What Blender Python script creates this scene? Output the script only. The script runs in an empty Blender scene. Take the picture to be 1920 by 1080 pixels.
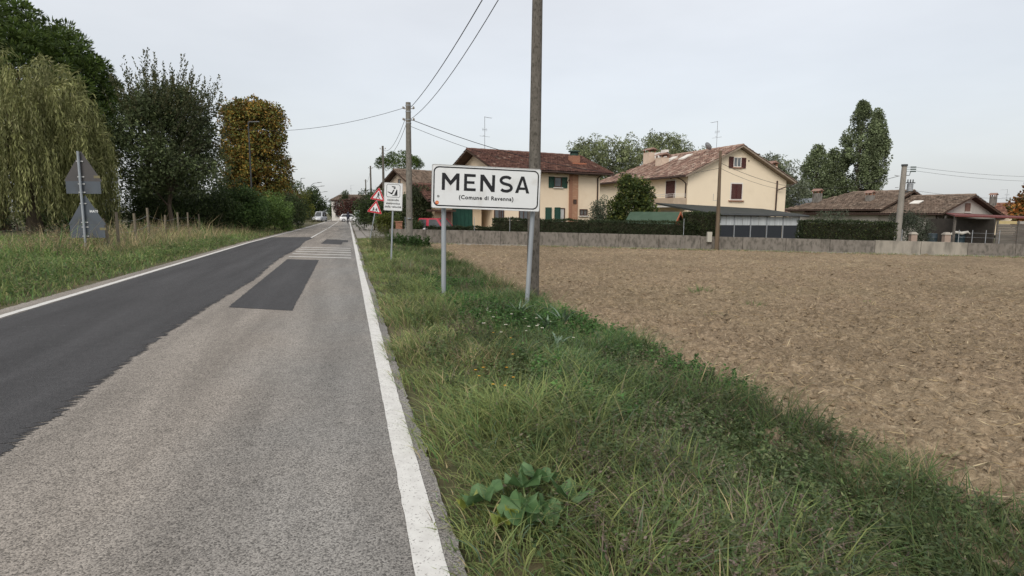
import bpy, bmesh, math, random
import numpy as np
from mathutils import Vector, Matrix
random.seed(7); rng = np.random.default_rng(11)
S = bpy.context.scene
COL = S.collection
R = math.radians

# ------------------------------------------------------------------ camera
cam_d = bpy.data.cameras.new('camera'); cam = bpy.data.objects.new('camera', cam_d); COL.objects.link(cam)
S.camera = cam
cam_d.sensor_width = 36.0; cam_d.lens = 36.0*1100/1920; cam_d.clip_start = .05; cam_d.clip_end = 6000
CAM_H = 1.6; PITCH = math.atan((540-401.7)/1100); ROLL = .0056
cam.matrix_world = (Matrix.Translation((0, 0, CAM_H)) @ Matrix.Rotation(math.pi/2-PITCH, 4, 'X') @ Matrix.Rotation(ROLL, 4, 'Z'))
S.render.resolution_x = 1024; S.render.resolution_y = 576

# ------------------------------------------------------------------ world, sun, exposure
SUN_EL, SUN_AZ = 40, 200           # azimuth measured clockwise from +Y
w = bpy.data.worlds.new('World'); S.world = w; w.use_nodes = True
nt = w.node_tree; nt.nodes.clear()
def wn(t, **k):
    n = nt.nodes.new(t)
    for a, b in k.items(): setattr(n, a, b)
    return n
out = wn('ShaderNodeOutputWorld'); bg = wn('ShaderNodeBackground'); bg2 = wn('ShaderNodeBackground'); add = wn('ShaderNodeAddShader')
sky = wn('ShaderNodeTexSky', sky_type='NISHITA'); sky.sun_disc = False
sky.sun_elevation = R(SUN_EL); sky.sun_rotation = R(SUN_AZ); sky.air_density = 1.0; sky.dust_density = 4.0
bg.inputs[1].default_value = .05
nt.links.new(sky.outputs[0], bg.inputs[0])
tc = wn('ShaderNodeTexCoord'); sep = wn('ShaderNodeSeparateXYZ'); ramp = wn('ShaderNodeValToRGB')
noi = wn('ShaderNodeTexNoise'); noi.inputs['Scale'].default_value = 1.3; noi.inputs['Detail'].default_value = 5; noi.inputs['Roughness'].default_value = .55
mp = wn('ShaderNodeMapping'); mp.inputs['Scale'].default_value = (1, 1, 3.2)
mul = wn('ShaderNodeMapRange'); mul.inputs['From Min'].default_value = .3; mul.inputs['From Max'].default_value = .7
mul.inputs['To Min'].default_value = .88; mul.inputs['To Max'].default_value = 1.09
vm = wn('ShaderNodeVectorMath', operation='SCALE')
nt.links.new(tc.outputs['Generated'], sep.inputs[0]); nt.links.new(sep.outputs['Z'], ramp.inputs[0])
nt.links.new(tc.outputs['Generated'], mp.inputs[0]); nt.links.new(mp.outputs[0], noi.inputs[0]); nt.links.new(noi.outputs[0], mul.inputs[0])
e = ramp.color_ramp.elements
e[0].position = 0.0; e[0].color = (.595, .612, .62, 1)
e[1].position = .55; e[1].color = (.80, .775, .75, 1)
m_ = ramp.color_ramp.elements.new(.2); m_.color = (.63, .638, .645, 1)
nt.links.new(ramp.outputs[0], vm.inputs[0]); nt.links.new(mul.outputs[0], vm.inputs['Scale'])
nt.links.new(vm.outputs[0], bg2.inputs[0]); bg2.inputs[1].default_value = 1.0
nt.links.new(bg.outputs[0], add.inputs[0]); nt.links.new(bg2.outputs[0], add.inputs[1]); nt.links.new(add.outputs[0], out.inputs[0])

sun_d = bpy.data.lights.new('sun', 'SUN'); sun = bpy.data.objects.new('sun', sun_d); COL.objects.link(sun)
sun_d.energy = 1.5; sun_d.angle = R(28); sun_d.color = (1, .965, .91)
sd = Vector((math.sin(R(SUN_AZ))*math.cos(R(SUN_EL)), math.cos(R(SUN_AZ))*math.cos(R(SUN_EL)), math.sin(R(SUN_EL))))
sun.rotation_euler = sd.to_track_quat('Z', 'Y').to_euler(); sun.location = (0, -10, 30)
S.view_settings.view_transform = 'Standard'; S.view_settings.look = 'None'; S.view_settings.exposure = 0; S.view_settings.gamma = 1
S.render.engine = 'CYCLES'
S.cycles.max_bounces = 6; S.cycles.transparent_max_bounces = 6

# ------------------------------------------------------------------ helpers: noise, terrain
_tab = np.random.default_rng(3).random((256, 256))
def vn(x, y, sc=1., seed=0):
    x = np.asarray(x, float)*sc+seed*17.31; y = np.asarray(y, float)*sc+seed*9.77
    xi = np.floor(x).astype(int); yi = np.floor(y).astype(int); fx = x-xi; fy = y-yi
    fx = fx*fx*(3-2*fx); fy = fy*fy*(3-2*fy)
    a = _tab[xi & 255, yi & 255]; b = _tab[(xi+1) & 255, yi & 255]; c = _tab[xi & 255, (yi+1) & 255]; d = _tab[(xi+1) & 255, (yi+1) & 255]
    return (a*(1-fx)+b*fx)*(1-fy)+(c*(1-fx)+d*fx)*fy
def fbm(x, y, sc=1., seed=0, o=4):
    r = 0; amp = .5; t = 0
    for i in range(o): r = r+amp*vn(x, y, sc*2**i, seed+i*3); t += amp; amp *= .5
    return r/t
def sm(a, b, x):
    t = np.clip((np.asarray(x, float)-a)/(b-a), 0, 1); return t*t*(3-2*t)
RO = np.array([.26, 0.]); RD = np.array([-.2683, .9633]); RN = np.array([.9633, .2683])    # road frame: t along, s to the right
def st2xy(s, t): return RO[0]+np.asarray(s)*RN[0]+np.asarray(t)*RD[0], RO[1]+np.asarray(s)*RN[1]+np.asarray(t)*RD[1]
def xy2st(x, y): return (np.asarray(x)-RO[0])*RN[0]+(np.asarray(y)-RO[1])*RN[1], (np.asarray(x)-RO[0])*RD[0]+(np.asarray(y)-RO[1])*RD[1]
def zst(s, t):
    s = np.asarray(s, float); t = np.asarray(t, float)
    zr = -.03*sm(.1, .5, s)-.25*sm(1.2, 3.2, s)-.08*sm(3.2, 4.5, s)-.0105*np.clip(s-4.5, 0, 60)
    keep = 1-(1-sm(4, 9, s))*sm(39.5, 42, t)
    zl = .1*sm(5.6, 7.4, -s)
    return zr*keep+zl
def zxy(x, y): return zst(*xy2st(x, y))
def G(x, y): return float(zxy(x, y))
def left_s(t): return np.interp(t, [-10, 34, 68, 108, 200], [-5.45, -5.5, -4.75, -4.3, -4.2])
def wall_y(x): return 38.5-5.0*(np.asarray(x)+8)/34.0

# ------------------------------------------------------------------ helpers: materials
MATS = {}
def mat(name, c1, c2=None, scale=6, rough=.85, bump=0, bscale=None, detail=4, spec=.3, stretch=(1, 1, 1), lo=.35, hi=.65, metal=0, coord='Object', attr=None, trans=0, c3=None, c3scale=1.5, c3lo=.5, c3hi=.7):
    if name in MATS: return MATS[name]
    m = bpy.data.materials.new(name); m.use_nodes = True; MATS[name] = m
    t = m.node_tree; b = t.nodes['Principled BSDF']; N = t.nodes.new; L = t.links.new
    b.inputs['Roughness'].default_value = rough; b.inputs['Specular IOR Level'].default_value = spec; b.inputs['Metallic'].default_value = metal
    c2 = c2 or c1
    tcn = N('ShaderNodeTexCoord'); mpn = N('ShaderNodeMapping'); mpn.inputs['Scale'].default_value = stretch
    L(tcn.outputs[coord], mpn.inputs[0])
    n = N('ShaderNodeTexNoise'); n.inputs['Scale'].default_value = scale; n.inputs['Detail'].default_value = detail; n.inputs['Roughness'].default_value = .6
    L(mpn.outputs[0], n.inputs[0])
    r = N('ShaderNodeMapRange'); r.inputs['From Min'].default_value = lo; r.inputs['From Max'].default_value = hi; L(n.outputs[0], r.inputs[0])
    mx = N('ShaderNodeMix'); mx.data_type = 'RGBA'; mx.inputs['A'].default_value = (*c1, 1); mx.inputs['B'].default_value = (*c2, 1); L(r.outputs[0], mx.inputs['Factor'])
    col = mx.outputs['Result']
    if c3:
        n3 = N('ShaderNodeTexNoise'); n3.inputs['Scale'].default_value = c3scale; n3.inputs['Detail'].default_value = 5; L(mpn.outputs[0], n3.inputs[0])
        r3 = N('ShaderNodeMapRange'); r3.inputs['From Min'].default_value = c3lo; r3.inputs['From Max'].default_value = c3hi; L(n3.outputs[0], r3.inputs[0])
        m3 = N('ShaderNodeMix'); m3.data_type = 'RGBA'; m3.inputs['B'].default_value = (*c3, 1); L(r3.outputs[0], m3.inputs['Factor']); L(col, m3.inputs['A']); col = m3.outputs['Result']
    if attr:
        a = N('ShaderNodeAttribute'); a.attribute_name = attr
        ml = N('ShaderNodeMix'); ml.data_type = 'RGBA'; ml.blend_type = 'MULTIPLY'; ml.inputs['Factor'].default_value = 1
        L(col, ml.inputs['A']); L(a.outputs['Color'], ml.inputs['B']); col = ml.outputs['Result']
    L(col, b.inputs['Base Color'])
    if bump:
        nb = N('ShaderNodeTexNoise'); nb.inputs['Scale'].default_value = bscale or scale*4; nb.inputs['Detail'].default_value = 6; L(mpn.outputs[0], nb.inputs[0])
        bp = N('ShaderNodeBump'); bp.inputs['Strength'].default_value = bump; bp.inputs['Distance'].default_value = .02; L(nb.outputs[0], bp.inputs['Height']); L(bp.outputs[0], b.inputs['Normal'])
    if trans:
        tr = N('ShaderNodeBsdfTranslucent'); L(col, tr.inputs[0]); ms = N('ShaderNodeMixShader'); ms.inputs[0].default_value = trans
        o = t.nodes['Material Output']; L(b.outputs[0], ms.inputs[1]); L(tr.outputs[0], ms.inputs[2]); L(ms.outputs[0], o.inputs[0])
    return m
W1 = (1, 1, 1)
LEAF = mat('leaf', W1, (.82, .82, .8), scale=.9, rough=.55, spec=.25, attr='col', trans=.22)
GRASS = mat('grass_blade', (1.12, 1.13, 1.08), W1, scale=2, rough=.6, spec=.2, attr='col', trans=.28)
BARK = mat('bark', (.07, .055, .042), (.13, .105, .08), scale=9, stretch=(1, 1, .2), bump=.6, rough=.95)
PAINTCOL = mat('tinted', W1, attr='col', rough=.9, spec=.1)

# ------------------------------------------------------------------ helpers: meshes
def link(o, parent=None):
    COL.objects.link(o)
    if parent is not None: o.parent = parent
    return o
def tag(o, label=None, cat=None, group=None, kind=None):
    if label: o['label'] = label
    if cat: o['category'] = cat
    if group: o['group'] = group
    if kind: o['kind'] = kind
    return o
def empty(name, loc=(0, 0, 0), rz=0, label=None, cat=None, group=None, rot=None):
    o = bpy.data.objects.new(name, None); o.empty_display_size = .3; link(o); o.location = loc
    o.rotation_euler = rot if rot else (0, 0, rz)
    return tag(o, label, cat, group)
def npmesh(name, V, F, m, parent=None, col=None, smooth=False):
    """V (n,3), F (k,3) or (k,4) -> one mesh object"""
    V = np.asarray(V, np.float32); F = np.asarray(F, np.int32); k = F.shape[1]
    me = bpy.data.meshes.new(name)
    me.vertices.add(len(V)); me.vertices.foreach_set('co', V.ravel())
    me.loops.add(F.size); me.loops.foreach_set('vertex_index', F.ravel())
    me.polygons.add(len(F)); me.polygons.foreach_set('loop_start', np.arange(0, F.size, k, dtype=np.int32))
    if smooth: me.polygons.foreach_set('use_smooth', np.ones(len(F), bool))
    if col is not None:
        a = me.attributes.new('col', 'FLOAT_COLOR', 'POINT'); c = np.ones((len(V), 4), np.float32); c[:, :3] = col; a.data.foreach_set('color', c.ravel())
    me.update(calc_edges=True); me.materials.append(m)
    return link(bpy.data.objects.new(name, me), parent)
class MB:
    def __init__(s): s.v = []; s.f = []
    def add(s, vs, fs):
        n = len(s.v); s.v += [tuple(map(float, v)) for v in vs]; s.f += [tuple(i+n for i in f) for f in fs]; return s
    def box(s, x0, x1, y0, y1, z0, z1):
        return s.add([(x0, y0, z0), (x1, y0, z0), (x1, y1, z0), (x0, y1, z0), (x0, y0, z1), (x1, y0, z1), (x1, y1, z1), (x0, y1, z1)],
                     [(0, 3, 2, 1), (4, 5, 6, 7), (0, 1, 5, 4), (1, 2, 6, 5), (2, 3, 7, 6), (3, 0, 4, 7)])
    def hexa(s, p):   # 8 points: bottom ring 0-3, top ring 4-7
        return s.add(p, [(0, 3, 2, 1), (4, 5, 6, 7), (0, 1, 5, 4), (1, 2, 6, 5), (2, 3, 7, 6), (3, 0, 4, 7)])
    def prism(s, poly, axis, a0, a1):
        """2D polygon extruded along an axis: axis 'x' uses (y,z), 'y' uses (x,z), 'z' uses (x,y)"""
        n = len(poly)
        def P(q, a): return {'x': (a, q[0], q[1]), 'y': (q[0], a, q[1]), 'z': (q[0], q[1], a)}[axis]
        return s.add([P(q, a0) for q in poly]+[P(q, a1) for q in poly],
                     [tuple(range(n))[::-1], tuple(range(n, 2*n))]+[(i, (i+1) % n, n+(i+1) % n, n+i) for i in range(n)])
    def tube(s, pts, r, n=8, caps=True):
        pts = [Vector(p) for p in pts]; k = len(pts); rr = r if hasattr(r, '__len__') else [r]*k
        base = len(s.v); up = None
        for i, p in enumerate(pts):
            d = (pts[min(i+1, k-1)]-pts[max(i-1, 0)]).normalized()
            if up is None: up = d.orthogonal().normalized()
            up = (up-d*up.dot(d)).normalized(); sd_ = d.cross(up)
            for j in range(n):
                a = 2*math.pi*j/n; s.v.append(tuple(p+(up*math.cos(a)+sd_*math.sin(a))*rr[i]))
        for i in range(k-1):
            for j in range(n): s.f.append((base+i*n+j, base+i*n+(j+1) % n, base+(i+1)*n+(j+1) % n, base+(i+1)*n+j))
        if caps: s.f.append(tuple(base+j for j in range(n))[::-1]); s.f.append(tuple(base+(k-1)*n+j for j in range(n)))
        return s
    def lathe(s, prof, c=(0, 0, 0), n=12):
        """prof: (r,z) list"""
        base = len(s.v)
        for r, z in prof:
            for j in range(n): a = 2*math.pi*j/n; s.v.append((c[0]+r*math.cos(a), c[1]+r*math.sin(a), c[2]+z))
        for i in range(len(prof)-1):
            for j in range(n): s.f.append((base+i*n+j, base+i*n+(j+1) % n, base+(i+1)*n+(j+1) % n, base+(i+1)*n+j))
        s.f.append(tuple(base+j for j in range(n))[::-1]); s.f.append(tuple(base+(len(prof)-1)*n+j for j in range(n)))
        return s
    def build(s, name, m, parent=None, smooth=False, bevel=0):
        me = bpy.data.meshes.new(name); me.from_pydata(s.v, [], s.f)
        bm = bmesh.new(); bm.from_mesh(me); bmesh.ops.recalc_face_normals(bm, faces=bm.faces)
        if bevel: bmesh.ops.bevel(bm, geom=bm.edges[:], offset=bevel, segments=2, affect='EDGES', profile=.6)
        bm.to_mesh(me); bm.free()
        if smooth:
            for p in me.polygons: p.use_smooth = True
            me.set_sharp_from_angle(angle=R(40))
        me.materials.append(m)
        return link(bpy.data.objects.new(name, me), parent)
def copy_tree(o, parent=None):
    kids = list(o.children); c = o.copy(); COL.objects.link(c); c.parent = parent
    for ch in kids: copy_tree(ch, c)
    return c
def catenary(a, b, sag, n=14):
    a = Vector(a); b = Vector(b); return [a.lerp(b, i/n)-Vector((0, 0, sag*4*(i/n)*(1-i/n))) for i in range(n+1)]
def unit(v): return v/np.maximum(np.linalg.norm(v, axis=-1, keepdims=True), 1e-9)
def rhombi(P, D, U, L, Wd, col, cup=.0):
    """leaf-shaped quads at P along D (length L), width axis U (width Wd)"""
    n = len(P); D = unit(D); U = unit(U-D*np.sum(U*D, 1, keepdims=True)); L = np.asarray(L).reshape(-1, 1); Wd = np.asarray(Wd).reshape(-1, 1)
    Nn = np.cross(D, U)
    V = np.empty((n, 4, 3)); V[:, 0] = P; V[:, 1] = P+D*L*.45+U*Wd*.5+Nn*cup*Wd; V[:, 2] = P+D*L; V[:, 3] = P+D*L*.45-U*Wd*.5+Nn*cup*Wd
    F = np.arange(4*n).reshape(n, 4)
    return V.reshape(-1, 3), F, np.repeat(np.broadcast_to(col, (n, 3)), 4, axis=0)
def merge(parts):
    V = []; F = []; C = []; n = 0
    for v, f, c in parts: V.append(v); F.append(f+n); C.append(c); n += len(v)
    return np.concatenate(V), np.concatenate(F), np.concatenate(C)
def sph(n, g=rng):
    return unit(g.normal(size=(n, 3)))
def pick(pal, n, g=rng):
    pal = np.array(pal, float); wts = pal[:, 3]/pal[:, 3].sum()
    i = g.choice(len(pal), n, p=wts); return pal[i, :3]

# ================================================================== SETTING: ground, road, markings, field
SOILG = mat('verge_earth', (.055, .062, .026), (.12, .10, .055), scale=3, bump=.5, bscale=20, rough=1)
def ground():
    near = np.arange(-46, 60.1, 1.0)
    xs = np.concatenate([[-3000, -1500, -700, -350, -180, -110, -75, -58], near, [75, 100, 150, 250, 500, 1200, 3000]])
    ys = np.concatenate([[-200, -90, -40, -20, -12], np.arange(-8, 60, 1.0), np.arange(60, 150, 3), [160, 200, 300, 500, 900, 1800, 4000]])
    X, Y = np.meshgrid(xs, ys, indexing='ij'); s, t = xy2st(X, Y)
    Z = zst(np.clip(s, -60, 60), t)-.035-.02*sm(100, 400, np.hypot(X, Y))
    V = np.stack([X, Y, Z], -1).reshape(-1, 3); a, b = X.shape
    i = np.arange(a*b).reshape(a, b); F = np.stack([i[:-1, :-1], i[1:, :-1], i[1:, 1:], i[:-1, 1:]], -1).reshape(-1, 4)
    o = npmesh('ground', V, F, SOILG); tag(o, kind='structure'); return o
ground()

def asphalt(name, dark, light, warm, sc=95, gap=.35, rough=.9):
    m = bpy.data.materials.new(name); m.use_nodes = True; t = m.node_tree; b = t.nodes['Principled BSDF']; N = t.nodes.new; L = t.links.new
    tcn = N('ShaderNodeTexCoord')
    v = N('ShaderNodeTexVoronoi'); v.inputs['Scale'].default_value = sc; L(tcn.outputs['Object'], v.inputs[0])
    sepc = N('ShaderNodeSeparateColor'); L(v.outputs['Color'], sepc.inputs[0])
    r = N('ShaderNodeValToRGB'); L(sepc.outputs[0], r.inputs[0])
    el = r.color_ramp.elements; el[0].position = .0; el[0].color = (*dark, 1); el[1].position = 1; el[1].color = (*light, 1)
    q = el.new(gap); q.color = (*[x*.55+y*.45 for x, y in zip(dark, light)], 1)
    # large scale tone: warm polished wheel path and greyer edge, slow blotches
    n = N('ShaderNodeTexNoise'); n.inputs['Scale'].default_value = .5; n.inputs['Detail'].default_value = 6; L(tcn.outputs['Object'], n.inputs[0])
    rr = N('ShaderNodeMapRange'); rr.inputs['From Min'].default_value = .38; rr.inputs['From Max'].default_value = .62; L(n.outputs[0], rr.inputs[0])
    sx = N('ShaderNodeSeparateXYZ'); L(tcn.outputs['Object'], sx.inputs[0])
    g = N('ShaderNodeMapRange'); g.interpolation_type = 'SMOOTHSTEP'; g.inputs['From Min'].default_value = -.25; g.inputs['From Max'].default_value = -2.0; L(sx.outputs['X'], g.inputs[0])
    mm = N('ShaderNodeMath'); mm.operation = 'MULTIPLY_ADD'; mm.inputs[1].default_value = .35; L(rr.outputs[0], mm.inputs[0]); L(g.outputs[0], mm.inputs[2])
    cl = N('ShaderNodeClamp'); L(mm.outputs[0], cl.inputs[0])
    tint = N('ShaderNodeMix'); tint.data_type = 'RGBA'; tint.inputs['A'].default_value = (.84, .85, .84, 1); tint.inputs['B'].default_value = (*warm, 1); L(cl.outputs[0], tint.inputs['Factor'])
    ml = N('ShaderNodeMix'); ml.data_type = 'RGBA'; ml.blend_type = 'MULTIPLY'; ml.inputs['Factor'].default_value = 1; L(r.outputs[0], ml.inputs['A']); L(tint.outputs['Result'], ml.inputs['B'])
    n2 = N('ShaderNodeTexNoise'); n2.inputs['Scale'].default_value = 7; n2.inputs['Detail'].default_value = 8; n2.inputs['Roughness'].default_value = .75; L(tcn.outputs['Object'], n2.inputs[0])
    r2 = N('ShaderNodeMapRange'); r2.inputs['From Min'].default_value = .3; r2.inputs['From Max'].default_value = .7; r2.inputs['To Min'].default_value = .84; r2.inputs['To Max'].default_value = 1.13; L(n2.outputs[0], r2.inputs[0])
    n5 = N('ShaderNodeTexNoise'); n5.inputs['Scale'].default_value = 1.0; n5.inputs['Detail'].default_value = 5; mp5 = N('ShaderNodeMapping'); mp5.inputs['Scale'].default_value = (2.4, .22, 1); L(tcn.outputs['Object'], mp5.inputs[0]); L(mp5.outputs[0], n5.inputs[0])
    r5 = N('ShaderNodeMapRange'); r5.inputs['From Min'].default_value = .3; r5.inputs['From Max'].default_value = .7; r5.inputs['To Min'].default_value = .80; r5.inputs['To Max'].default_value = 1.22; L(n5.outputs[0], r5.inputs[0])
    m5 = N('ShaderNodeMath'); m5.operation = 'MULTIPLY'; L(r2.outputs[0], m5.inputs[0]); L(r5.outputs[0], m5.inputs[1]); r2 = m5
    vs = N('ShaderNodeVectorMath'); vs.operation = 'SCALE'; L(ml.outputs['Result'], vs.inputs[0]); L(r2.outputs[0], vs.inputs['Scale'])
    L(vs.outputs[0], b.inputs['Base Color'])
    bp = N('ShaderNodeBump'); bp.inputs['Strength'].default_value = .55; bp.inputs['Distance'].default_value = .006; bp.invert = True; L(v.outputs['Distance'], bp.inputs['Height']); L(bp.outputs[0], b.inputs['Normal'])
    b.inputs['Roughness'].default_value = rough; b.inputs['Specular IOR Level'].default_value = .25
    return m
ASPH = asphalt('worn_chip_asphalt', (.085, .082, .078), (.345, .332, .315), (1.0, .945, .875), sc=125)
DARK = asphalt('newer_dark_asphalt', (.030, .031, .033), (.068, .068, .071), (1.0, .99, .98), sc=120, rough=.8)
LINE = mat('worn_road_paint', (.62, .62, .59), (.53, .525, .50), scale=9, c3=(.20, .19, .18), c3scale=75, c3lo=.60, c3hi=.68, rough=.8)
PAVE = mat('pavement_concrete', (.30, .285, .26), (.22, .205, .185), scale=3, bump=.2, c3=(.12, .12, .09), c3scale=1.2, c3lo=.55, c3hi=.75)

road = empty('road', (RO[0], RO[1], 0), math.atan2(RD[1], RD[0])-math.pi/2); tag(road, kind='structure')   # local x = s, local y = t
def strip(name, tt, sl, sr, z, m, parent=road):
    n = len(tt); V = np.empty((n, 2, 3)); V[:, 0, 0] = sl; V[:, 1, 0] = sr; V[:, :, 1] = np.asarray(tt)[:, None]; V[:, :, 2] = z
    i = np.arange(n-1)*2; F = np.stack([i, i+1, i+3, i+2], -1)
    return npmesh(name, V.reshape(-1, 3), F, m, parent)
tt = np.concatenate([np.arange(-6, 45, .06), np.arange(45, 190, 1.)])
jag = lambda n, a: rng.normal(0, a, n)+np.convolve(rng.normal(0, a*3, n+24), np.ones(25)/25, 'valid')
nj = len(tt)
# asphalt carriageway with a crumbling right edge
strip('carriageway', tt, left_s(tt)-.30-np.abs(jag(nj, .02)), .225+jag(nj, .006)+.02*np.sin(tt*.9)*np.sin(tt*.37)*sm(2, 6, tt), 0, ASPH)
td = np.concatenate([np.arange(-6, 14, .011), np.arange(14, 41.8, .05)]); nd = len(td)
dr = -2.53+.06*np.sin(td*.5)+jag(nd, .016)-.07*np.abs(rng.normal(size=nd))*(rng.random(nd) < .5)
lay = strip('dark_resurfaced_lane', td, left_s(td)+.17, dr, .004, DARK); lay['label'] = 'dark resurfaced strip of the left lane'
tp = np.arange(10.9, 21.9, .05); q = len(tp)
pt = strip('asphalt_patch', tp+0, -2.26+.012*(tp-11)*0-rng.normal(0, .008, q)-.006*(tp-11), -1.18+rng.normal(0, .008, q)-.006*(tp-11), .004, DARK)
V = pt.data.vertices
for i, v in enumerate(V):
    k = (v.co.x+2.3)/1.1; v.co.y -= .65*k
pt['label'] = 'long dark asphalt patch in the right lane'
mb = MB().add([(-1.66, 32.5, .004), (-.62, 31.6, .004), (-.55, 34.2, .004), (-.28, 34.3, .004), (-.28, 36.6, .004), (-1.56, 38.2, .004)], [(0, 1, 2, 3, 4, 5)]); mb.build('asphalt_patch', DARK, road)
MB().add([(-1.2, 62, .004), (-.2, 61.5, .004), (-.2, 63.4, .004), (-1.2, 64, .004)], [(0, 1, 2, 3)]).build('asphalt_patch', DARK, road)
# edge lines
tl = np.concatenate([np.arange(-5, 45, .1), np.arange(45, 150, 1.)]); n = len(tl)
strip('edge_line', tl, -.005+rng.normal(0, .0015, n), .138+rng.normal(0, .002, n)+.004*np.sin(tl*.7), .005, LINE)
strip('edge_line', tl, left_s(tl)-.0+rng.normal(0, .005, n), left_s(tl)+.14+rng.normal(0, .005, n), .0085, LINE)
for a, b in ((40.5, 58.), (58.6, 64), (66, 92), (95, 130)):
    tc_ = np.arange(a, b+.1, .5); c = left_s(tc_)*.48-.02; strip('centre_line', tc_, c-.06, c+.06, .0085, LINE)
# five thin transverse warning bars
for k in range(5):
    t0 = 22.55+k*1.52
    P = [(-2.40, t0+.55), (-.17, t0-.75), (-.17, t0-.50), (-2.40, t0+.80)]
    MB().add([(x, y, .0055) for x, y in P], [(0, 1, 2, 3)]).build('transverse_bar', LINE, road)
# fine sealed cracks across the dark lane
CRK = mat('crack_seal', (.16, .16, .16), (.10, .10, .10), scale=30)
for t0, a, b in ((5.9, -5.1, -3.2), (9.6, -4.9, -3.9)):
    xs = np.linspace(a, b, 40); m2 = MB()
    yy = t0+np.cumsum(rng.normal(0, .006, 40))+.02*np.sin(xs*5)
    for i in range(39):
        if rng.random() < .22: continue
        wdt = rng.uniform(.004, .011); m2.add([(xs[i], yy[i], .0085), (xs[i+1], yy[i+1], .0085), (xs[i+1], yy[i+1]+wdt, .0085), (xs[i], yy[i]+wdt, .0085)], [(0, 1, 2, 3)])
    m2.build('crack', CRK, road)
# pavement beyond the field, with a low kerb
pv = empty('pavement', (RO[0], RO[1], 0), math.atan2(RD[1], RD[0])-math.pi/2); tag(pv, kind='structure')
MB().box(1.05, 2.75, 41.5, 140, -.2, .055).build('paving', PAVE, pv)
for k in range(49): MB().box(.90, 1.045, 41.5+k*2+.01, 43.49+k*2, -.2, .09+.006*(k % 3)).build('kerb_stone', PAVE, pv)
MB().box(.30, .895, 40.5, 140, -.2, -.004).build('gutter', PAVE, pv)

# ------------------------------------------------------------------ field
SOIL = mat('tilled_soil', (.285, .222, .152), (.185, .142, .095), scale=13, bump=1, bscale=26, rough=1, spec=.05, c3=(.36, .292, .21), c3scale=24, c3lo=.54, c3hi=.72, attr='col')
[n_ for n_ in SOIL.node_tree.nodes if n_.type == 'BUMP'][0].inputs['Distance'].default_value = .05
def grow(a, b, d0, d1):
    r = [a]
    while r[-1] < b: k = (r[-1]-a)/(b-a); r.append(r[-1]+d0+(d1-d0)*k)
    return r
def field_edge(t): return np.interp(t, [0, 5, 9, 11, 18, 26, 40], [3.25, 3.4, 3.6, 3.35, 3.6, 4.05, 4.3])
def worley(X, Y, cell):
    """crumbly plates: returns a plateau mask that drops in the cracks, and a random value per cell"""
    x = X/cell; y = Y/cell; xi = np.floor(x).astype(int); yi = np.floor(y).astype(int); f1 = np.full(x.shape, 9.); f2 = np.full(x.shape, 9.); rv = np.zeros(x.shape)
    for i in (-1, 0, 1):
        for j in (-1, 0, 1):
            a = xi+i; b = yi+j; px = a+_tab[a & 255, b & 255]; py = b+_tab[(a+91) & 255, (b+37) & 255]; d = np.hypot(px-x, py-y); n = d < f1
            f2 = np.where(n, f1, np.minimum(f2, d)); rv = np.where(n, _tab[(a+11) & 255, (b+171) & 255], rv); f1 = np.where(n, d, f1)
    return sm(.0, .28, f2-f1), rv
def soil_h(X, Y):
    w1, r1 = worley(X+.08*vn(X, Y, 6, 3), Y+.08*vn(X, Y, 6, 7), .21); w2, r2 = worley(X+.04*vn(X, Y, 12, 5), Y+.04*vn(X, Y, 12, 8), .11)
    d = np.abs(fbm(X, Y, 2.2, 5, 3)-.5)*2; e1 = 1-np.abs(vn(X, Y, 7., 9)-.5)*2; e2 = vn(X, Y, 17., 4); e3 = vn(X, Y, 34., 2)
    big = fbm(X, Y, .5, 8, 2)
    return .05*(big-.5)+.05*(d-.25)+.012*(e1-.5)+.012*(e2-.5)+.012*(e3-.5)+(.015+.055*r1*(r1 > .5))*w1-.02+(.018+.045*r2)*w2
def field():
    ss = np.array(grow(2.9, 9, .042, .055)+grow(9.06, 22, .06, .14)+grow(22.2, 48, .16, .5)); ts = np.array(grow(.4, 9, .040, .048)+grow(9.05, 20, .05, .11)+grow(20.1, 46, .12, .3))
    s, t = np.meshgrid(ss, ts, indexing='ij')
    s = s+rng.uniform(-.3, .3, s.shape)*.03; X, Y = st2xy(s, t)
    hgt = soil_h(X, Y); Z = zst(s, t)+hgt*1.0+.015
    fe = field_edge(t); Z = np.where(s < fe-.25, Z-.22*sm(0, .4, fe-.25-s), Z)
    tone = .80+.4*fbm(X, Y, .35, 21, 3); tone = tone*(.62+.76*fbm(X, Y, 9, 31, 3))
    c = np.stack([tone, tone*(.985+.03*vn(X, Y, .8, 40)), tone*.98], -1)
    a, b = X.shape; i = np.arange(a*b).reshape(a, b)
    F = np.stack([i[:-1, :-1], i[1:, :-1], i[1:, 1:], i[:-1, 1:]], -1).reshape(-1, 4)
    ok = (Y < wall_y(X)-.12); F = F[ok.ravel()[F].all(1)]
    V = np.stack([X, Y, Z], -1).reshape(-1, 3); used = np.unique(F); mp_ = np.full(len(V), -1); mp_[used] = np.arange(len(used))
    o = npmesh('field', V[used], mp_[F], SOIL, col=c.reshape(-1, 3)[used], smooth=False); tag(o, kind='structure')
field()
ICO = None
def ico():
    bm = bmesh.new(); bmesh.ops.create_icosphere(bm, subdivisions=1, radius=1); bm.verts.ensure_lookup_table()
    v = np.array([x.co[:] for x in bm.verts]); f = np.array([[q.index for q in p.verts] for p in bm.faces]); bm.free(); return v, f
ICO = ico()
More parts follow.
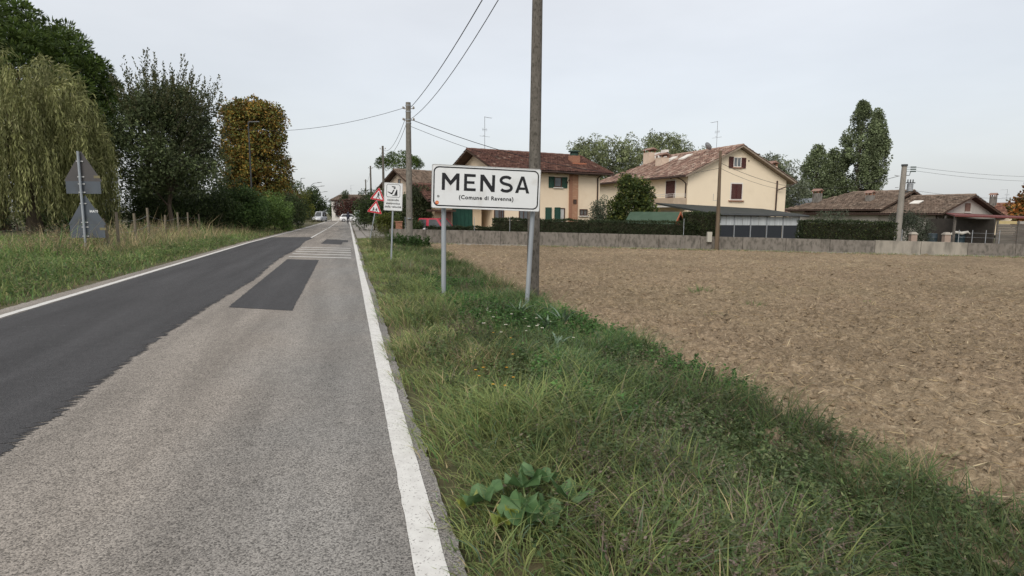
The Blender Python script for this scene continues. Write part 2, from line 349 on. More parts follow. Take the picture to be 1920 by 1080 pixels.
def lumps(s, t, size, m, name, flat=.5, tone=(.9, 1.35), lift=.05):
    v, f = ICO; n = len(s); X, Y = st2xy(s, t); Z = zst(s, t)+soil_h(X, Y)+.015
    V = v[None]*(1+rng.normal(0, .20, (n, len(v), 1)))
    ang = rng.uniform(0, 6.28, n); ca, sa = np.cos(ang), np.sin(ang); sx = rng.uniform(.7, 1.35, (n, 3)); sx[:, 2] *= flat; V = V*sx[:, None]
    x = V[..., 0]*ca[:, None]-V[..., 1]*sa[:, None]; y = V[..., 0]*sa[:, None]+V[..., 1]*ca[:, None]
    V = np.stack([x, y, V[..., 2]], -1)*np.asarray(size)[:, None, None]+np.stack([X, Y, Z+size*lift], -1)[:, None]
    F = f[None]+(np.arange(n)*len(v))[:, None, None]
    c = np.repeat(rng.uniform(*tone, (n, 1))*np.array([1, .99, .97]), len(v), 0)
    return npmesh(name, V.reshape(-1, 3), F.reshape(-1, 3), m, col=c)
n = 8000
r = rng.random(n)**1.5; ang = rng.uniform(.0, 1, n); t_ = 1+19*r; s_ = field_edge(t_)+.1+ang*(3+1.0*t_)
o = lumps(s_, t_, .007+.03*rng.random(n)**4+.0007*t_, SOIL, 'soil_clods'); tag(o, 'loose crumbly clods scattered over the tilled brown field', 'soil clods', kind='stuff')
def straws():
    n = 16000; r = rng.random(n)**1.1; t = 1.5+32*r; s = field_edge(t)+rng.random(n)*(3+.9*t); X, Y = st2xy(s, t); ok = Y < wall_y(X)-.6; X, Y, s, t = X[ok], Y[ok], s[ok], t[ok]; n = len(X)
    P = np.stack([X, Y, zst(s, t)+soil_h(X, Y)+.035], -1); D = sph(n); D[:, 2] = rng.uniform(-.06, .25, n); U = sph(n); U[:, 2] *= .3
    c = pick([(.42, .33, .20, 2), (.32, .235, .14, 3), (.52, .43, .29, .8), (.20, .14, .085, 1.5)], n)
    v, f, c = rhombi(P, D, U, rng.uniform(.05, .22, n), rng.uniform(.005, .011, n)+.0004*t, c); o = npmesh('straw_bits', v, f, GRASS, col=c)
    tag(o, 'pale dry straw scraps strewn across the tilled field', 'straw', kind='stuff')
straws()

# ================================================================== BUILDINGS
CREAM = mat('cream_render', (.83, .70, .53), (.80, .665, .495), scale=.7, rough=.95, bump=.05, bscale=60, c3=(.74, .60, .435), c3scale=.9, c3lo=.56, c3hi=.8)
SAND = mat('sand_render', (.82, .71, .54), (.79, .68, .515), scale=.6, rough=.95, bump=.05, bscale=60, c3=(.73, .625, .47), c3scale=.8, c3lo=.56, c3hi=.8)
GREYR = mat('grey_render', (.47, .45, .41), (.40, .38, .345), scale=.8, rough=.95, c3=(.31, .30, .27), c3scale=.9, c3lo=.5, c3hi=.8)
WHITER = mat('white_render', (.74, .72, .68), (.66, .64, .60), scale=.8, rough=.95)
ROOFD = mat('dark_timber', (.055, .035, .026), (.085, .055, .04), scale=3, rough=.9)
SOFFIT = mat('pale_soffit', (.30, .245, .19), (.24, .19, .15), scale=3, rough=.9)
TILE = mat('roof_tile', W1, (.88, .88, .88), scale=5, rough=.95, spec=.1, attr='col', c3=(.75, .74, .72), c3scale=1.0, c3lo=.5, c3hi=.9)
GREENP = mat('green_shutter_paint', (.018, .075, .052), (.014, .058, .042), scale=4, rough=.6)
BROWNP = mat('brown_shutter_paint', (.085, .028, .024), (.065, .022, .02), scale=4, rough=.6)
GLASS = mat('window_glass', (.10, .115, .125), (.16, .175, .185), scale=1.2, rough=.12, spec=.6)
CURT = mat('net_curtain', (.55, .55, .53), (.42, .42, .41), scale=7, stretch=(6, 6, .4), rough=.9)
WFRAME = mat('brown_window_frame', (.075, .04, .028), rough=.6)
TRIM = mat('white_trim', (.70, .68, .63), (.62, .60, .55), scale=3)
PIPE = mat('copper_brown_pipe', (.065, .04, .032), rough=.55)
BRICK = mat('brick_face', (.33, .165, .105), (.26, .13, .085), scale=14, stretch=(.5, .5, 2.5), bump=.4, bscale=30, c3=(.42, .27, .18), c3scale=7, c3lo=.55, c3hi=.75)
METAL = mat('galvanised_metal', (.33, .35, .37), (.26, .28, .30), scale=8, rough=.5, metal=.3, spec=.5)
DKMETAL = mat('dark_painted_metal', (.045, .05, .052), (.06, .062, .065), scale=6, rough=.6)
CONC = mat('stained_concrete', (.235, .22, .20), (.16, .15, .135), scale=3, stretch=(1, 1, .25), bump=.3, bscale=25, rough=.95, c3=(.085, .08, .07), c3scale=5, c3lo=.5, c3hi=.68)
POLEC = mat('pole_concrete', (.155, .143, .125), (.105, .096, .083), scale=10, stretch=(1, 1, .5), bump=.6, bscale=60, rough=.95, c3=(.065, .06, .05), c3scale=26, c3lo=.52, c3hi=.66)
WOODP = mat('weathered_wood', (.15, .115, .08), (.10, .075, .052), scale=6, stretch=(1, 1, .12), bump=.4, rough=.95)

PAL_H1 = [(.115, .060, .046, 4), (.098, .050, .040, 4), (.135, .074, .056, 2), (.08, .044, .036, 1.5), (.20, .14, .11, .2)]
PAL_H2 = [(.29, .19, .15, 3), (.225, .14, .112, 2.5), (.345, .25, .195, 2), (.165, .11, .09, 1.5), (.42, .33, .27, 1.0)]
PAL_H3 = [(.175, .132, .102, 3), (.15, .112, .086, 3), (.205, .16, .125, 1.5), (.12, .092, .072, 1.2)]
def tiles(name, parent, P, du, dv, U, Vl, pal, tw=.215, tl=.36, trap=(0, 0), skip=()):
    """curved roof tiles in rows down a slope: P ridge corner, du along the ridge, dv down the slope"""
    du = np.array(du, float); dv = np.array(dv, float); nn = np.cross(du, dv); nn = nn if nn[2] > 0 else -nn
    nc = int(U/tw); nr = int(Vl/tl); tw = U/nc; tl = Vl/nr
    prof = [(-.5, .0), (-.25, .052), (.25, .052), (.5, .0)]
    ci, ri = np.meshgrid(np.arange(nc), np.arange(nr), indexing='ij'); ci = ci.ravel(); ri = ri.ravel()
    v0 = ri/nr; lo = trap[0]*(1-v0-1/nr*.5); hi = U-trap[1]*(1-v0-1/nr*.5); uc = (ci+.5)*tw; k = (uc >= lo) & (uc <= hi); ci, ri = ci[k], ri[k]; n = len(ci)
    V = np.empty((n, 8, 3)); ju = rng.normal(0, .008, n); jn = rng.normal(0, .006, n)
    for j, (a, b) in enumerate(prof):
        for e2, (vv, hh) in enumerate(((0., .0), (1.12, .035))):
            V[:, e2*4+j] = np.array(P)+np.outer((ci+.5+a)*tw+ju, du)+np.outer((ri+vv)*tl, dv)+np.outer(b+hh+jn+.03, nn)
    f = np.array([[0, 1, 5, 4], [1, 2, 6, 5], [2, 3, 7, 6]]); F = (f[None]+(np.arange(n)*8)[:, None, None]).reshape(-1, 4)
    c = np.repeat(pick(pal, n)*rng.uniform(.8, 1.2, (n, 1)), 8, 0)
    o = npmesh(name, V.reshape(-1, 3), F, TILE, parent, col=c); o['kind'] = 'stuff'; return o
class Plane:
    """a vertical face of a house: horizontal axis h, outward normal n, in the house's local frame"""
    def __init__(s, root, O, h, n): s.root = root; s.O = Vector(O); s.h = Vector(h); s.n = Vector(n)
    def p(s, a, z, d): return s.O+s.h*a+s.n*d+Vector((0, 0, z))
    def box(s, name, a0, a1, z0, z1, d0, d1, m, parent=None, bevel=0):
        P = [s.p(a0, z0, d0), s.p(a1, z0, d0), s.p(a1, z0, d1), s.p(a0, z0, d1), s.p(a0, z1, d0), s.p(a1, z1, d0), s.p(a1, z1, d1), s.p(a0, z1, d1)]
        return MB().hexa(P).build(name, m, parent if parent is not None else s.root, bevel=bevel)
    def ring(s, name, a0, a1, z0, z1, t, d0, d1, m, parent):
        mb = MB()
        for q in ((a0, a1, z1-t, z1), (a0, a1, z0, z0+t), (a0, a0+t, z0+t, z1-t), (a1-t, a1, z0+t, z1-t)):
            mb.hexa([s.p(q[0], q[2], d0), s.p(q[1], q[2], d0), s.p(q[1], q[2], d1), s.p(q[0], q[2], d1), s.p(q[0], q[3], d0), s.p(q[1], q[3], d0), s.p(q[1], q[3], d1), s.p(q[0], q[3], d1)])
        return mb.build(name, m, parent)
    def window(s, a0, a1, z0, z1, frame=WFRAME, glass=GLASS, sill=True, name='window', t=.07, mid=True, sillm=None):
        r = s.ring(name, a0, a1, z0, z1, t, -.02, .05, frame, s.root)
        s.box('pane', a0+t, a1-t, z0+t, z1-t, -.02, .012, glass, r)
        if mid: s.box('mullion', (a0+a1)/2-.03, (a0+a1)/2+.03, z0+t, z1-t, .013, .04, frame, r)
        if sill: s.box('sill', a0-.09, a1+.09, z0-.08, z0-.003, -.02, .12, sillm or TRIM, r)
        return r
    def shutter(s, a0, a1, z0, z1, m, d=.02):
        r = s.ring('shutter', a0, a1, z0, z1, .05, d, d+.05, m, s.root); mb = MB(); nsl = max(6, int((z1-z0)/.075))
        for i in range(nsl):
            za = z0+.05+(z1-z0-.1)*i/nsl; zb = za+(z1-z0-.1)/nsl*.8
            mb.hexa([s.p(a0+.05, za, d+.02), s.p(a1-.05, za, d+.02), s.p(a1-.05, za, d+.045), s.p(a0+.05, za, d+.045), s.p(a0+.05, zb, d+.003), s.p(a1-.05, zb, d+.003), s.p(a1-.05, zb, d+.02), s.p(a0+.05, zb, d+.02)])
        mb.build('slats', m, r); return r
def gable_house(name, loc, rz, label, x0, x1, ridge, zb, yp, kp, yn, kn, ov, xo, wallm, pal, soffit=ROOFD, group=None, hip=0, roof_name='roof', root=None, cat='house', tiled=True, roofm=None):
    """ridge along local x at y=0; zb = ground, all heights local (above the empty); yp/yn = roof half widths, kp/kn = drops"""
    if root is None: root = empty(name, loc, rz, label, cat, group)
    th = .14; zt = lambda y: ridge-(kp/yp*y if y > 0 else -kn/yn*y)-th-.02
    a, b = x0+xo, x1-xo; wp, wn_ = yp-ov, -(yn-ov)
    hb = b-hip
    if hip:
        m = MB().add([(a, wn_, zb), (a, wn_, zt(wn_)), (a, 0, zt(0)), (a, wp, zt(wp)), (a, wp, zb), (b, wn_, zb), (b, wn_, zt(wn_)), (hb, 0, zt(0)), (b, wp, zt(wp)), (b, wp, zb)],
                     [(0, 1, 2, 3, 4), (5, 6, 8, 9), (0, 5, 6, 1), (1, 6, 7, 2), (2, 7, 8, 3), (3, 8, 9, 4), (6, 7, 8), (0, 4, 9, 5)])
    else:
        m = MB().prism([(wn_, zb), (wn_, zt(wn_)), (0, zt(0)), (wp, zt(wp)), (wp, zb)], 'x', a, b)
    m.build('wall', wallm, root)
    m = MB()
    for sgn, yy, kk in ((1, yp, kp), (-1, -yn, kn)):
        ze = ridge-kk
        m.hexa([(x0, 0, ridge-th), (x1-hip, 0, ridge-th), (x1, yy, ze-th), (x0, yy, ze-th), (x0, 0, ridge), (x1-hip, 0, ridge), (x1, yy, ze), (x0, yy, ze)])
    if hip: m.add([(x1-hip, 0, ridge), (x1, yp, ridge-kp), (x1, -yn, ridge-kn), (x1-hip, 0, ridge-th), (x1, yp, ridge-kp-th), (x1, -yn, ridge-kn-th)], [(0, 1, 2), (3, 5, 4), (1, 4, 5, 2)])
    rf = m.build(roof_name, roofm or soffit, root)
    if tiled:
        for sgn, yy, kk in ((1, yp, kp), (-1, -yn, kn)):
            L_ = math.hypot(yy, kk); dv = (0, yy/L_, -kk/L_); tiles('roof_tiles', rf, (x0-.03, 0, ridge), (1, 0, 0), dv, x1-x0+.06, L_+.05, pal, trap=(0, hip))
        # ridge caps
        nn = int((x1-hip-x0)/.4); mb = MB()
        for i in range(nn):
            xa = x0+i*.4; mb.prism([(-.14, ridge+.02), (-.08, ridge+.10), (0, ridge+.13+.01*(i % 2)), (.08, ridge+.10), (.14, ridge+.02)], 'x', xa, xa+.41)
        o = mb.build('ridge_tiles', MATS.get('ridge_'+name) or mat('ridge_'+name, tuple(pal[0][:3]), tuple(pal[2][:3]), scale=3, rough=.95), rf); o['kind'] = 'stuff'
    for sgn, yy, kk in ((1, yp, kp), (-1, -yn, kn)):   # gutters and rafter ends
        ze = ridge-kk; MB().tube([(x0, yy+sgn*.06, ze-.06), (x1, yy+sgn*.06, ze-.06)], .065, 8).build('gutter', PIPE, rf)
    return root, rf
def chimney(rf, x, y, z0, z1, wx, wy, m, cap='tile', pal=PAL_H2):
    c = MB().box(x-wx/2, x+wx/2, y-wy/2, y+wy/2, z0, z1).build('chimney', m, rf)
    if cap == 'tile':
        for dx in (-1, 1):
            for dy in (-1, 1): MB().box(x+dx*wx*.4-.05, x+dx*wx*.4+.05, y+dy*wy*.4-.05, y+dy*wy*.4+.05, z1, z1+.22).build('cap_post', BRICK, rf)
        MB().prism([(y-wy*.68, z1+.2), (y, z1+.46), (y+wy*.68, z1+.2), (y, z1+.30)], 'x', x-wx*.68, x+wx*.68).build('chimney_cap', mat('cap_tile', pal[0][:3], pal[1][:3], scale=6), rf)
    else:
        MB().lathe([(wx*.46, 0), (wx*.46, .18), (wx*.5, .2), (wx*.42, .22), (wx*.42, .30), (wx*.72, .32), (wx*.6, .40), (.04, .44)], (x, y, z1), 12).build('chimney_cowl', DKMETAL if cap == 'cowl' else mat('green_copper', (.03, .065, .055), (.05, .085, .07), scale=6), rf)
    return c
def antenna(rf, x, y, z, h, rz=0):
    mb = MB().tube([(x, y, z), (x, y, z+h)], .02, 6); c, s_ = math.cos(rz), math.sin(rz)
    def bar(l, zz, d=0): mb.tube([(x-c*l+d*-s_, y-s_*l+d*c, zz), (x+c*l+d*-s_, y+s_*l+d*c, zz)], .011, 5)
    bar(.5, z+h*.42); bar(.10, z+h*.45, .1); mb.tube([(x, y, z+h-.03), (x+c*.7, y+s_*.7, z+h-.06)], .011, 5)
    for i in range(7): mb.tube([(x+c*(.08+i*.1)+s_*.12, y+s_*(.08+i*.1)-c*.12, z+h-.05), (x+c*(.08+i*.1)-s_*.12, y+s_*(.08+i*.1)+c*.12, z+h-.05)], .007, 4)
    for i in range(5): mb.tube([(x+c*(-.2+i*.1), y+s_*(-.2+i*.1), z+h*.62-.12), (x+c*(-.2+i*.1), y+s_*(-.2+i*.1), z+h*.62+.12)], .008, 4)
    bar(.25, z+h*.62)
    return mb.build('antenna', METAL, rf)

# ---- yellow house with green shutters
zb1 = -.4
H1, rf = gable_house('farmhouse', (-3.55, 46.0, zb1), .497, 'cream house with dark brown roof and green shutters behind the town sign', 0, 10.65, 6.53-zb1, 0, 4.6, 1.74, 4.6, 1.74, .68, .85, CREAM, PAL_H1)
pl = Plane(H1, (0, -3.92, 0), (1, 0, 0), (0, -1, 0)); z = lambda v: v-zb1
pl.shutter(5.0, 5.47, z(3.62), z(4.44), GREENP); pl.window(5.49, 6.17, z(3.66), z(4.42), mid=False); pl.shutter(6.2, 6.66, z(3.62), z(4.44), GREENP)
pl.shutter(4.74, 5.28, z(.2), z(2.13), GREENP); pl.window(5.56, 6.5, z(.25), z(2.1), sill=False, glass=CURT, name='french_window'); pl.shutter(5.54, 6.05, z(.2), z(2.14), GREENP, d=.055)
pl.box('brick_flue', 6.86, 7.66, 0, z(4.66), -.02, .09, mat('pale_brick', (.42, .235, .145), (.35, .19, .12), scale=12, stretch=(.6, .6, 2.5), c3=(.47, .30, .20), c3scale=6))
pl.box('flue_edge', 6.84, 7.10, 0, z(4.64), .0905, .13, mat('pale_brick_side', (.34, .18, .115), (.28, .145, .095), scale=12, stretch=(.6, .6, 2.5)))
v = pl.ring('vent_grille', 7.2, 7.52, z(2.42), z(2.76), .04, .0905, .12, WFRAME, H1); pl.box('mesh', 7.24, 7.48, z(2.46), z(2.72), .0905, .1, mat('grille_mesh', (.12, .08, .06), (.05, .035, .03), scale=60), v)
pl.window(7.88, 8.62, z(1.52), z(2.03), glass=mat('grilled_glass', (.05, .05, .05), (.20, .20, .19), scale=14))
for a in (-.5, 2.45): pl.window(a+.9*(a < 0), a+.8+.9*(a < 0), z(1.15), z(1.95))
pl.box('downpipe', 9.50, 9.58, 0, z(4.45), .02, .10, PIPE); MB().tube([(9.54, -3.98, z(4.45)), (9.6, -4.2, z(4.62)), (9.75, -4.55, z(4.72))], .04, 8).build('downpipe_bend', PIPE, H1)
pl.box('downpipe', .92, 1.0, 0, z(4.7), .02, .10, PIPE)
for a in (6.55, 6.78): pl.box('wall_lamp', a+.02, a+.16, z(4.0+.15*(a > 6.6)), z(4.12+.15*(a > 6.6)), 0, .08, PIPE)
ch = chimney(rf, 8.6, -2.0, z(5.4), z(6.3), .72, .62, BRICK, 'green')
MB().box(8.05, 9.3, -2.75, -2.35, z(5.58), z(5.70)).build('chimney_apron', mat('new_tile', (.40, .16, .09), (.33, .13, .08), scale=8), rf)
antenna(rf, 1.55, 0, z(6.5), 2.6, .2)
for i in range(14): MB().box(.5+i*.74, .6+i*.74, -4.5, -3.9, z(4.66), z(4.76)).build('rafter_end', SOFFIT, rf)
# garage wing to the left of the gable, under its own lower roof
gable_house('garage_wing', None, 0, None, -4.3, .82, 3.75-zb1, 0, 3.0, 1.2, 3.05, 1.2, .55, .75, mat('cream_wing', (.70, .56, .39), (.64, .50, .34), scale=.7), PAL_H1, root=H1, roof_name='wing_roof')
pw = Plane(H1, (0, -2.52, 0), (1, 0, 0), (0, -1, 0))
g = pw.box('garage_door', -2.25, -.68, .02, z(1.98), -.02, .04, GREENP)
for i in range(5): pw.box('door_board', -2.23+i*.31, -1.95+i*.31, .04, z(1.95), .0405, .06, GREENP, g)
pw.box('column', -3.0, -2.45, 0, z(1.75), -.02, .3, mat('brown_plaster', (.20, .11, .085), (.16, .09, .07), scale=4))
MB().box(-4.2, -2.35, -3.4, -2.45, z(1.76), z(1.9)).build('porch_canopy', ROOFD, H1)

# ---- large sand coloured house, gable towards the field
zb2 = -.5; th2 = .36
H2, rf = gable_house('gabled_house', (18.46, 48.0, zb2), th2+math.pi/2, 'tall sand coloured house with reddish tiled roof and brown shutters facing the field', 0, 15.2, 7.19-zb2, 0, 5.4, 2.52, 5.75, 2.78, .58, .5, SAND, PAL_H2, soffit=SOFFIT, hip=5.0)
z = lambda v: v-zb2
pg = Plane(H2, (.5, 0, 0), (0, -1, 0), (-1, 0, 0))      # gable: a = metres right of the ridge
pg.shutter(-.95, -.53, z(5.42), z(6.30), BROWNP); w_ = pg.window(-.5, .28, z(5.48), z(6.28), frame=TRIM, glass=GLASS, sillm=BRICK); pg.shutter(.30, .74, z(5.42), z(6.26), BROWNP)
pg.ring('window_surround', -.68, .58, z(2.83), z(4.26), .11, -.02, .03, TRIM, H2); pg.shutter(-.56, -.05, z(2.95), z(4.14), BROWNP); pg.shutter(-.04, .46, z(2.95), z(4.14), BROWNP); pg.box('sill', -.8, .7, z(2.73), z(2.82), -.02, .13, BRICK)
pg.box('downpipe', 4.08, 4.17, 0, z(4.5), .02, .11, PIPE); MB().tube([(.42, -4.12, z(3.7)), (.1, -4.6, z(3.95)), (.0, -5.5, z(4.25))], .045, 8).build('downpipe_bend', PIPE, H2)
MB().lathe([(.06, 0), (.06, .03)], (0, 0, 0), 10).build('vent_hole', ROOFD, H2).matrix_local = Matrix.Translation((.49, -1.05, z(6.03))) @ Matrix.Rotation(-math.pi/2, 4, 'Y')
ps = Plane(H2, (0, 4.83, 0), (1, 0, 0), (0, 1, 0))       # balcony side
ps.ring('door_surround', 1.98, 3.4, z(2.45), z(4.50), .12, -.02, .03, TRIM, H2); ps.shutter(2.1, 3.28, z(2.5), z(4.38), BROWNP)
ps.box('balcony_slab', .55, 7.0, z(2.22), z(2.36), 0, 1.25, TRIM)
ps.box('balcony_parapet', .55, 7.0, z(2.36), z(2.95), 1.13, 1.25, mat('parapet_render', (.50, .40, .30), (.44, .35, .26), scale=2)); ps.box('balcony_side', .55, .67, z(2.36), z(2.95), 0.02, 1.128, MATS['parapet_render'])
mb = MB()
for zz in (3.10, 3.25): mb.tube([ps.p(.61, z(zz), .05), ps.p(.61, z(zz), 1.19), ps.p(7, z(zz), 1.19)], .02, 6)
for i in range(8): mb.tube([ps.p(.61+i*.9, z(2.95), 1.19), ps.p(.61+i*.9, z(3.27), 1.19)], .015, 5)
mb.build('balcony_rail', TRIM, H2)
ps.ring('window_surround', 2.0, 3.9, z(.6), z(1.98), .12, -.02, .03, TRIM, H2); ps.window(2.12, 3.4, z(.7), z(1.86), glass=mat('dark_glass', (.02, .022, .024), rough=.15, spec=.6), sill=False); ps.shutter(3.42, 3.8, z(.7), z(1.86), DKMETAL)
ps.box('downpipe', .62, .70, z(2.3), z(4.1), .02, .1, PIPE); MB().tube([ps.p(.66, z(4.1), .06), ps.p(.9, z(4.4), .3), ps.p(1.6, z(4.66), .55)], .04, 8).build('downpipe_bend', PIPE, H2)
MB().tube([ps.p(2.7, z(4.62), 0), ps.p(2.7, z(4.62), .06)], .09, 10).build('wall_lamp', DKMETAL, H2)
PINKC = mat('chimney_render', (.62, .50, .40), (.55, .44, .35), scale=3)
chimney(rf, 7.7, 2.3, z(5.6), z(6.75), .95, .8, PINKC); chimney(rf, 11.4, 1.2, z(6.0), z(7.6), 1.0, .8, PINKC); chimney(rf, 1.3, -4.3, z(4.9), z(5.75), .62, .6, PINKC)
for i, x in enumerate((9.1, 10.1)):
    a = MB().box(x-.38, x+.38, .9, 1.25, z(6.95), z(7.5+.15*(1-i))).build('air_conditioner', WHITER, rf, bevel=.02); MB().tube([(x-.385, 1.07, z(7.25)), (x-.40, 1.07, z(7.25))], .2, 12).build('fan_grille', DKMETAL, a)
for x, y in ((7.2, 1.0), (5.2, .9)):
    zz = 7.19-2.52/5.4*y; MB().hexa([(x, y, z(zz+.10)), (x+.8, y, z(zz+.10)), (x+.8, y+.9, z(zz-.32)), (x, y+.9, z(zz-.32)), (x, y, z(zz+.2)), (x+.8, y, z(zz+.2)), (x+.8, y+.9, z(zz-.22)), (x, y+.9, z(zz-.22))]).build('skylight', TRIM, rf)
antenna(rf, 3.1, .1, z(7.15), 2.35, .2)
mb = MB(); mb.lathe([(.02, 0), (.2, .03), (.36, .12), (.37, .13)], (0, 0, 0), 14); dsh = mb.build('satellite_dish', METAL, rf); dsh.matrix_local = Matrix.Translation((3.3, .9, z(7.35))) @ Matrix.Rotation(R(60), 4, 'X')
# lean-to porch roof of tiles at its right corner
MB().hexa([(1.5, -4.95, z(2.1)), (5, -4.95, z(2.1)), (5, -7.2, z(1.6)), (1.5, -7.2, z(1.6)), (1.5, -4.95, z(2.22)), (5, -4.95, z(2.22)), (5, -7.2, z(1.72)), (1.5, -7.2, z(1.72))]).build('porch_roof', ROOFD, H2)
tiles('roof_tiles', H2, (1.5, -4.95, z(2.22)), (1, 0, 0), (0, -.976, -.217), 3.5, 2.3, PAL_H2)
MB().box(1.7, 4.8, -6.9, -6.7, 0, z(1.6)).build('porch_wall', SAND, H2)

# ---- veranda with clear roll-down sheets in front of it
VR = empty('veranda', (13.9, 40.0, -.45), .115, 'long dark roofed veranda closed with clear and black plastic sheets', 'veranda'); zv = .45
PLAS = mat('clear_plastic_sheet', (.40, .43, .45), (.53, .56, .57), scale=3, stretch=(3, 3, .25), rough=.25, spec=.6)
BLK = mat('black_netting', (.022, .026, .033), (.03, .034, .04), scale=30, rough=.8)
FELT = mat('dark_roof_felt', (.028, .033, .031), (.045, .05, .047), scale=1.5, rough=.85)
def vz(v): return v+zv
MB().hexa([(-.4, -.3, vz(1.60)), (6.3, -.3, vz(1.52)), (6.6, 6.1, vz(2.02)), (-2.6, 4.9, vz(2.40)), (-.4, -.3, vz(1.74)), (6.3, -.3, vz(1.66)), (6.6, 6.1, vz(2.14)), (-2.6, 4.9, vz(2.52))]).build('roof', FELT, VR)
MB().tube([(-.45, -.38, vz(1.66)), (6.35, -.38, vz(1.58))], .06, 8).build('gutter', DKMETAL, VR)
for i in range(6): MB().box(i*1.17-.03, i*1.17+.03, -.10, -.04, 0, vz(1.60)).build('post', METAL, VR)
for i in range(5):
    for k in range(2): MB().box(i*1.17+.04+k*.56, i*1.17+.585+k*.56, -.03-.02*k, -.01-.02*k, vz(.95), vz(1.56-.012*i)).build('clear_sheet', PLAS, VR)
    MB().box(i*1.17+.04, i*1.17+1.13, -.04, -.01, vz(.02), vz(.945)).build('black_sheet', BLK, VR)
MB().box(2.85, 2.98, .05, .2, 0, vz(1.6)).build('brown_post', BROWNP, VR)
MB().box(0, 6.0, 3.8, 3.9, 0, vz(1.9)).build('back_wall', SAND, VR)

# ---- green roofed garden shed
SH = empty('garden_shed', (9.75, 39.6, -.4), -.55, 'small reddish timber shed with low green felt roof behind the clipped hedge', 'shed'); SH.scale = (1.3, 1.3, 1.28)
REDW = mat('red_timber', (.33, .12, .07), (.25, .09, .055), scale=5, stretch=(.4, 1, 4))
MB().prism([(-.75, 0), (-.75, 1.15), (0, 1.62), (.75, 1.15), (.75, 0)], 'x', -1.0, 1.0).build('wall', REDW, SH)
gr = mat('green_felt', (.045, .078, .052), (.06, .098, .068), scale=3)
for i in range(9): MB().box(-.74, .74, .0, .012, .12+i*.12, .225+i*.12).build('board', REDW, SH).matrix_local = Matrix.Translation((1.0, 0, 0)) @ Matrix.Rotation(math.pi/2, 4, 'Z') if i < 8 else Matrix.Translation((0.9, 0, -.3))
MB().hexa([(-1.5, -.95, 1.0), (1.15, -.95, 1.0), (1.15, 0, 1.66), (-1.5, 0, 1.66), (-1.5, -.95, 1.06), (1.15, -.95, 1.06), (1.15, 0, 1.73), (-1.5, 0, 1.73)]).build('roof', gr, SH)
MB().hexa([(-1.5, .001, 1.66), (1.15, .001, 1.66), (1.15, .95, 1.0), (-1.5, .95, 1.0), (-1.5, .001, 1.73), (1.15, .001, 1.73), (1.15, .95, 1.06), (-1.5, .95, 1.06)]).build('roof', gr, SH)
for sg in (-1, 1): MB().hexa([(1.151, 0, 1.62), (1.18, 0, 1.62), (1.18, sg*.97, .95), (1.151, sg*.97, .95), (1.151, 0, 1.75), (1.18, 0, 1.75), (1.18, sg*.97, 1.07), (1.151, sg*.97, 1.07)]).build('barge_board', mat('orange_trim', (.42, .12, .055)), SH)

# ---- grey bungalow on the right, two tiled wings
zb3 = -.65; B3, rf = gable_house('bungalow', (39.0, 50.0, zb3), R(25)+math.pi/2, 'low grey bungalow with brown tiled roof beside the transformer pole', 0, 13, 3.42-zb3, 0, 4.5, 1.58, 5.0, 1.80, .55, .55, GREYR, PAL_H3)
z = lambda v: v-zb3; pb = Plane(B3, (.55, 0, 0), (0, -1, 0), (-1, 0, 0))
pb.shutter(-.35, .35, z(2.05), z(2.75), mat('tan_shutter', (.20, .12, .095), (.17, .10, .08), scale=5)); pb.box('sill', -.45, .5, z(1.95), z(2.03), -.02, .1, TRIM)
pb.window(-2.3, -1.6, 0.05, z(1.45), frame=TRIM, glass=WFRAME, sill=False, name='door', mid=False); pb.window(.6, 1.3, z(.85), z(1.45), glass=mat('dark_glass2', (.02, .02, .02), rough=.2))
p2_ = Plane(B3, (0, 3.95, 0), (1, 0, 0), (0, 1, 0)); p2_.window(2.2, 3.0, z(.9), z(1.5)); p2_.window(6.5, 7.4, z(.5), z(1.5)); p2_.box('downpipe', .62, .70, 0, z(1.7), .02, .1, PIPE)
MB().hexa([(3.2, 1.6, z(2.92)), (4.0, 1.6, z(2.92)), (4.0, 2.3, z(2.67)), (3.2, 2.3, z(2.67)), (3.2, 1.6, z(3.02)), (4.0, 1.6, z(3.02)), (4.0, 2.3, z(2.77)), (3.2, 2.3, z(2.77))]).build('skylight', TRIM, rf)
gable_house('bungalow_wing', None, 0, None, 5.0, 15.5, 3.95-zb3, 0, 4.6, 1.75, 4.6, 1.75, .5, .5, GREYR, PAL_H3, root=B3, hip=4.5, roof_name='wing_roof')
for o in B3.children:
    if o.name.startswith('wing_roof') or (o.name.startswith('wall') and o is not B3.children[0]): pass
chimney(rf, 7.5, 2.5, z(2.4), z(3.55), .55, .55, CONC); chimney(rf, 13.0, 2.6, z(2.6), z(3.9), .7, .6, CONC)
